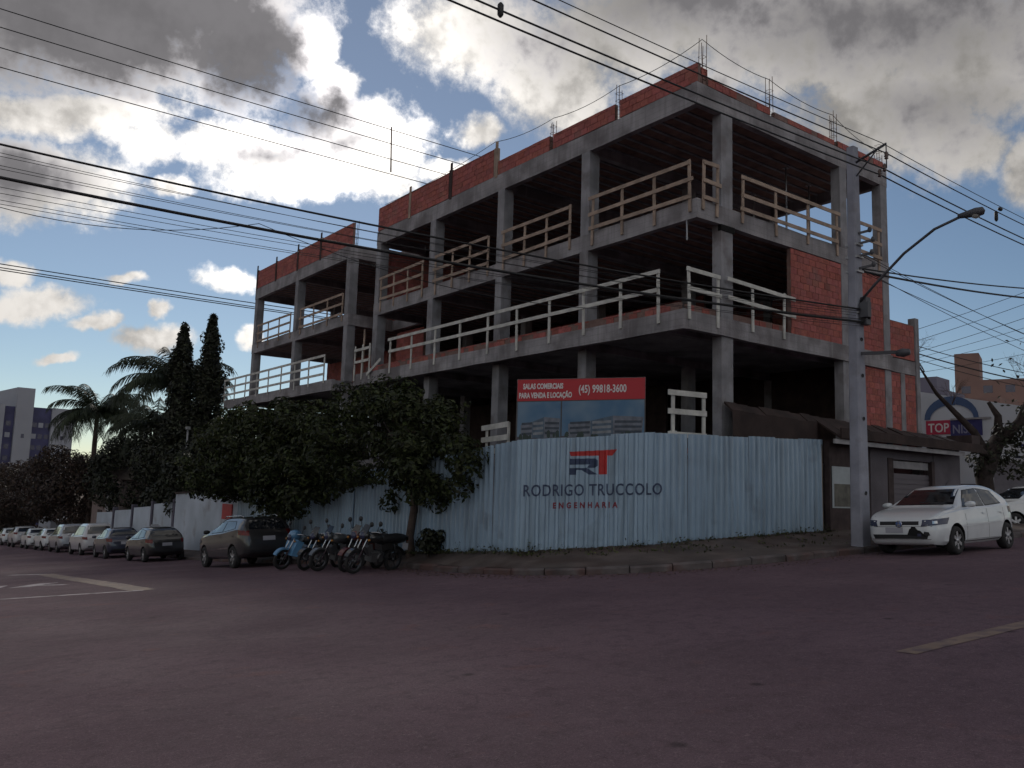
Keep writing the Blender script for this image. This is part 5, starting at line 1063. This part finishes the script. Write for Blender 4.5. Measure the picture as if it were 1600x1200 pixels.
def rnd_crown(cx, cy, cz, rx, ry, rz_, n, r0, r1, seed):
    random.seed(seed); out = []
    for i in range(n):
        v = rvec(); v = v.normalized()*(v.length**.5); out.append((cx+v.x*rx, cy+v.y*ry, cz+v.z*rz_, random.uniform(r0, r1)))
    return out
def mk_limbs(top, clumps, n, r):
    L = []
    for q in clumps[::max(1, len(clumps)//n)][:n]:
        t = Vector(top); e = Vector(q[:3]); m = t.lerp(e, .5)+Vector((random.uniform(-.2,.2), random.uniform(-.2,.2), .25)); L.append([(t, r), (m, r*.6), (e, r*.2)])
    return L
# street tree B (slim visible trunk)
zB = gz(-4.45, 5.7)+.3-.25; cB = rnd_crown(.0, 1.9, 3.25, 1.6, 3.6, 1.2, 90, .2, .62, 31)+rnd_crown(-.2, -1.4, 2.5, 1.1, 1.7, .85, 36, .18, .5, 32)+rnd_crown(0, 2.4, 4.3, 1.0, 2.3, .75, 26, .15, .42, 36)+rnd_crown(-.3, .9, 1.95, 1.0, 2.4, .5, 20, .16, .42, 37)+rnd_crown(0, 1.5, 3.2, 2.0, 4.3, 1.9, 40, .1, .26, 38)
tree('street_tree', 'dark green street tree with slim bent trunk standing before the corrugated fence', (-4.5, 5.7, zB), [((0,0,-.1),.17),((.0,-.02,.1),.13),((-.03,.05,.7),.11),((.05,.02,1.4),.105),((.1,.15,2.1),.09)], mk_limbs((.1,.15,2.0), cB, 9, .06), cB, M_LEAF, .078, 760)
zA = gz(-4.3, 15.5)+.25; cA = rnd_crown(-.1, 1.8, 4.0, 1.6, 5.0, 1.35, 110, .25, .72, 33)+rnd_crown(-.5, -1.6, 2.8, 1.4, 2.8, 1.3, 60, .25, .62, 34)+rnd_crown(-.4, 5.6, 3.2, 1.3, 3.0, 1.3, 50, .25, .68, 35)+rnd_crown(-.2, 2.0, 3.7, 2.0, 6.4, 2.0, 60, .12, .3, 39)
tree('street_tree', 'wide dark green street tree spreading over the dark suv', (-4.2, 15.0, zA), [((0,0,-.25),.24),((.0,.0,.5),.2),((-.05,.1,1.2),.18),((0,.2,2.0),.15)], mk_limbs((0,.2,1.9), cA, 10, .08), cA, M_LEAF, .09, 600)
# cypresses
def cypress(label, loc, h, r, seed):
    random.seed(seed); c = thing('cypress', label, 'tree', loc, 0, 'cypresses behind the left end of the building'); part('trunk', M_BARK, c, lambda mb: mb.tube([(0,0,-.5),(0,0,h*.5),(0,0,h*.96)], [.22,.13,.02], 8)); mb = MB()
    for k in range(int(h*17)):
        t = (k/(h*17)); z = .4+t*(h-.4); rr = r*min(1, .55+t*3)*(1-t**4)**.65*random.uniform(.75, 1.1); a = random.uniform(0, 6.28); cr_ = rr*random.uniform(.25, .8)
        clump(mb, (cos(a)*cr_, sin(a)*cr_, z), max(.16, rr*.45), int(30+60*rr), .10, 1.5)
    for _ in range(int(h*60)):
        t = random.random(); z = .4+t*(h-.4); rr = r*.72*min(1, .55+t*3)*(1-t**4)**.65; a = random.uniform(0, 6.28); q = sqrt(random.random()); leaf(mb, Vector((cos(a)*rr*q, sin(a)*rr*q, z)), .22, Vector((cos(a), sin(a), .3)))
    mb.build('crown', M_LDK, c, recalc=False)
cypress('taller dark cypress with rounded top beside the left end of the building', (-1.2, 34.3, -2.2), 13.1, 1.1, 41); cypress('slightly shorter pointed dark cypress left of the taller one', (-2.5, 35.1, -2.2), 12.5, 1.05, 42)
# palms
def palm(label, loc, h, n, fl, seed, droop=1.0, rise=1.0):
    random.seed(seed); c = thing('palm_tree', label, 'palm', loc, 0, 'feather palms on the left'); part('trunk', M_BARK, c, lambda mb: mb.tube([(0,0,-.5),(.05,0,h*.4),(.0,.05,h*.8),(0,0,h)], [.24,.19,.17,.14], 10))
    for k in range(n):
        a = 6.283*k/n*2.4+random.uniform(-.2,.2); e0 = random.uniform(.15, 1.25)*rise; L = fl*random.uniform(.85, 1.1); mb = MB(); pts = []; p = Vector((0,0,h)); el_ = e0; N_ = 14; d = Vector((cos(a), sin(a), 0))
        for i in range(N_+1):
            pts.append(p.copy()); st = L/N_; p = p+(d*cos(el_)+Vector((0,0,1))*sin(el_))*st; el_ -= (.10+.06*i/N_)*droop*random.uniform(.8,1.2)
        mb.tube(pts, [.035*(1-i/N_*.8) for i in range(N_+1)], 4, tint=(1,1,1)); sd_ = Vector((-d.y, d.x, 0)); t = random.uniform(.6, 1.3)
        for i in range(2, N_+1):
            for s in (-1, 1):
                for q in range(4):
                    b = pts[i-1].lerp(pts[i], q/4); ll = fl*.22*(1-.5*abs(i/N_-.45))*random.uniform(.8, 1.15); dr = (sd_*s*random.uniform(.45,.8)+(pts[i]-pts[i-1]).normalized()*.55+Vector((0,0,-.75*droop*random.uniform(.5,1.3)))).normalized(); w_ = (pts[i]-pts[i-1]).normalized()*.028
                    m = b+dr*ll*.55; e = b+dr*ll+Vector((0,0,-.18*ll)); mb.quad([b-w_, b+w_, m+w_, m-w_], 0, (t,t,t)); mb.quad([m-w_, m+w_, e], 0, (t,t,t))
        mb.build('frond', M_PALM, c, recalc=False)
    return c
palm('feather palm with wide shaggy crown before the pale tower', (-3.0, 54.0, -4.2), 10.4, 40, 4.1, 51, 1.0); palm('dark feather palm arching over the wall beside the cypresses', (-1.9, 38.5, -2.9), 10.1, 38, 4.2, 52, 1.0)
palm('lower feather palm between the shaggy palm and the cypresses', (-1.0, 45.5, -3.4), 8.4, 28, 4.0, 53, 1.1)
# background trees
for i, (lab, x, y, h, rx, ry, rz_, n, lm, seed) in enumerate((
    ('dark reddish round tree over the far parked cars, left edge', -4.0, 82, 3.2, 3.5, 9, 3.2, 60, M_LRD, 61), ('dark reddish tree behind the far parked cars, second from the left', -3.2, 60, 3.4, 2.6, 8, 3.0, 64, M_LRD, 62),
    ('dark bushy tree behind the boundary wall under the palms', -1.6, 47, 3.6, 2.2, 5.5, 2.7, 60, M_LDK, 63), ('dense dark tree behind the wall in front of the cypresses', -1.5, 36.5, 3.6, 1.7, 3.6, 2.9, 52, M_LDK, 64),
    ('dark leafy tree between cypress and left block of the building', -1.9, 31.5, 2.6, 1.1, 2.8, 2.3, 40, M_LDK, 65), ('dark reddish far tree closing the left street', -7, 112, 4.0, 9, 6, 4.2, 60, M_LRD, 66))):
    cl_ = rnd_crown(0, 0, h+.9, rx, ry, rz_, n, .8, 1.4, seed); tree('garden_tree', lab, (x, y, gz(x, y)+.2), [((0,0,-.3),.22),((.05,0,h*.5),.17),((0,.1,h),.12)], mk_limbs((0,.1,h*.9), cl_, 7, .08), cl_, lm, .125, 340)
# right hand pruned tree
random.seed(71)
zr = gz(15.5, -.6)+.14; TR = thing('pruned_tree', 'dark pruned tree with a long bare branch beside the low shop', 'tree', (15.5, .1, zr))
part('trunk', mat('dark_bark', (.035,.026,.024), .95, var=.4, vscale=6, bump=.8, bscale=15), TR, lambda mb: [mb.tube([(0,0,-.3),(0,.05,.8),(-.05,.1,1.6),(.2,0,2.3),(.5,-.2,3.0)], [.34,.28,.29,.32,.24], 12), mb.tube([(.2,0,2.2),(-.1,.35,3.2),(-.8,1.3,4.6),(-1.1,1.75,5.6)], [.2,.14,.07,.03], 8), mb.tube([(.4,-.1,2.7),(1.1,-.7,3.6),(1.3,-1.0,4.6)], [.24,.18,.08], 8), mb.tube([(.5,-.2,2.9),(.55,-.2,3.8),(.3,0,4.3)], [.2,.13,.07], 8), mb.tube([(.2,-.1,2.2),(-.4,.1,2.6),(-.6,.25,2.5)], [.16,.12,.08], 8)])  # bark darker than on the other trees
def twigs(mb):
    def br(p, d, L, r, k):
        q = p+d*L; mb.tube([p, p.lerp(q, .5)+rvec()*L*.06, q], [r, r*.8, r*.5], 4, caps=False)
        if k:
            for _ in range(3): br(q if random.random() < .6 else p.lerp(q, random.uniform(.4, .9)), (d+rvec()*.9).normalized(), L*random.uniform(.55, .85), r*.6, k-1)
    for _ in range(5): br(Vector((-1.0,1.6,5.4)), (Vector((-.2,.35,1))+rvec()*.7).normalized(), .55, .013, 4)
    for _ in range(4): br(Vector((-.5,.9,4.2)), (Vector((-.3,-.3,.8))+rvec()*.8).normalized(), .45, .012, 3)
    for _ in range(5): br(Vector((1.2,-.9,4.4)), (Vector((.2,-.5,1))+rvec()*.7).normalized(), .7, .016, 4)
part('twigs', M_BARK, TR, twigs, 'stuff')
mb = MB()
for x, y, z, r in ((.5,-.2,2.6,.6),(1.2,-.8,3.2,.75),(1.6,-1.3,2.5,.8),(.9,-.5,2.0,.6),(1.9,-1.5,3.6,.6),(-.3,.2,2.2,.4),(2.1,-1.9,2.8,.8),(1.2,-1.0,4.0,.45),(.2,-.2,2.3,.5),(.6,-.5,3.2,.55),(-.2,.0,1.8,.35),(1.5,-1.2,1.9,.6)): clump(mb, (x,y,z), r, int(520*r*r), .09)
for _ in range(60):
    p = Vector((1.4,-1.2,5.2))+Vector((random.uniform(-1.6,1.2), random.uniform(-1.4,1.8), random.uniform(-1.2,1.5))); leaf(mb, p, .09)
mb.build('foliage', M_LDK, TR, recalc=False)
# shrub by the slim trunk and weeds along the fence foot
random.seed(81)
for lab, x, y, r in (('small round shrub at the fence foot right of the slim trunk', -4.65, 4.6, .42), ('low dark shrub behind the end motorcycle', -4.75, 6.7, .4)):
    c = thing('shrub', lab, 'shrub', (x, y, gz(x, y)+.25)); part('stem', M_BARK, c, lambda mb: mb.tube([(0,0,-.1),(0,0,.4)], .02, 5)); mb = MB()
    for _ in range(14): v = rvec(); clump(mb, (v.x*r*.8, v.y*r*.8, .4+v.z*r*.6), r*.45, 70, .06)
    mb.build('foliage', M_LDK, c, recalc=False)
mb = MB()
def weed(x, y, h, n):
    z = sidez(x, y)-.05
    for _ in range(n):
        b = Vector((x+random.gauss(0,.07), y+random.gauss(0,.07), z)); d = Vector((random.uniform(-.5,.5), random.uniform(-.5,.5), 1)).normalized(); L = h*random.uniform(.4, 1); w_ = d.orthogonal().normalized()*.012; t = random.uniform(.5, 1.5); tt = (t, t, t*.8)
        mb.quad([b-w_, b+w_, b+d*L*.6+w_*.8, b+d*L*.6-w_*.8], 0, tt); mb.quad([b+d*L*.6-w_*.8, b+d*L*.6+w_*.8, b+d*L+Vector((d.x, d.y, -.3))*L*.25], 0, tt)
        if random.random() < .5: leaf(mb, b+d*L*random.uniform(.3,.9), .035)
for a, b in zip(FPATH[1:], FPATH[2:5]):
    p = Vector((a[0], a[1])); q = Vector((b[0], b[1])); d = q-p; L = d.length; d.normalize(); o = Vector((d.y, -d.x)); t = 0
    while t < L:
        u = p+d*t+o*random.uniform(.05, .35); weed(u.x, u.y, random.uniform(.08, .22) if random.random() < .85 else random.uniform(.25, .42), random.randint(8, 22)); t += random.uniform(.05, .3)
for _ in range(160):
    i = random.randint(20, 64); k = random.uniform(.1, .95); x = KP[i][0]*(1-k)+IP[i][0]*k; y = KP[i][1]*(1-k)+IP[i][1]*k
    z_save = sidez; weed(x, y, random.uniform(.04,.12), 7)
tag(mb.build('weeds', leafmat('weed_green', (.055,.060,.028)), recalc=False), 'weeds and grass tufts along the foot of the corrugated fence', 'weeds', kind='stuff')
# grit and leaf litter along the kerb
random.seed(91); mb = MB()
for _ in range(1500):
    i = random.randint(16, 70); kx, ky = KP[i]; ix, iy = IP[i]; d = Vector((kx-ix, ky-iy)).normalized(); q = abs(random.gauss(0, .35))+.02; x = kx+d.x*q+random.uniform(-.3,.3); y = ky+d.y*q+random.uniform(-.3,.3); s = random.uniform(.008, .03); z = gz(x, y)
    t = random.uniform(.4, 1.5); mb.quad([(x-s,y,z+.004),(x,y-s*.7,z+.004+s*.5),(x+s,y,z+.006),(x,y+s*.7,z+.004+s*.4)], 0, (t,t,t))
tag(mb.build('leaf_litter', mat('litter', (.12,.08,.06), .9, tint=True), recalc=False), 'dry leaves and grit gathered along the kerb', 'litter', kind='stuff')
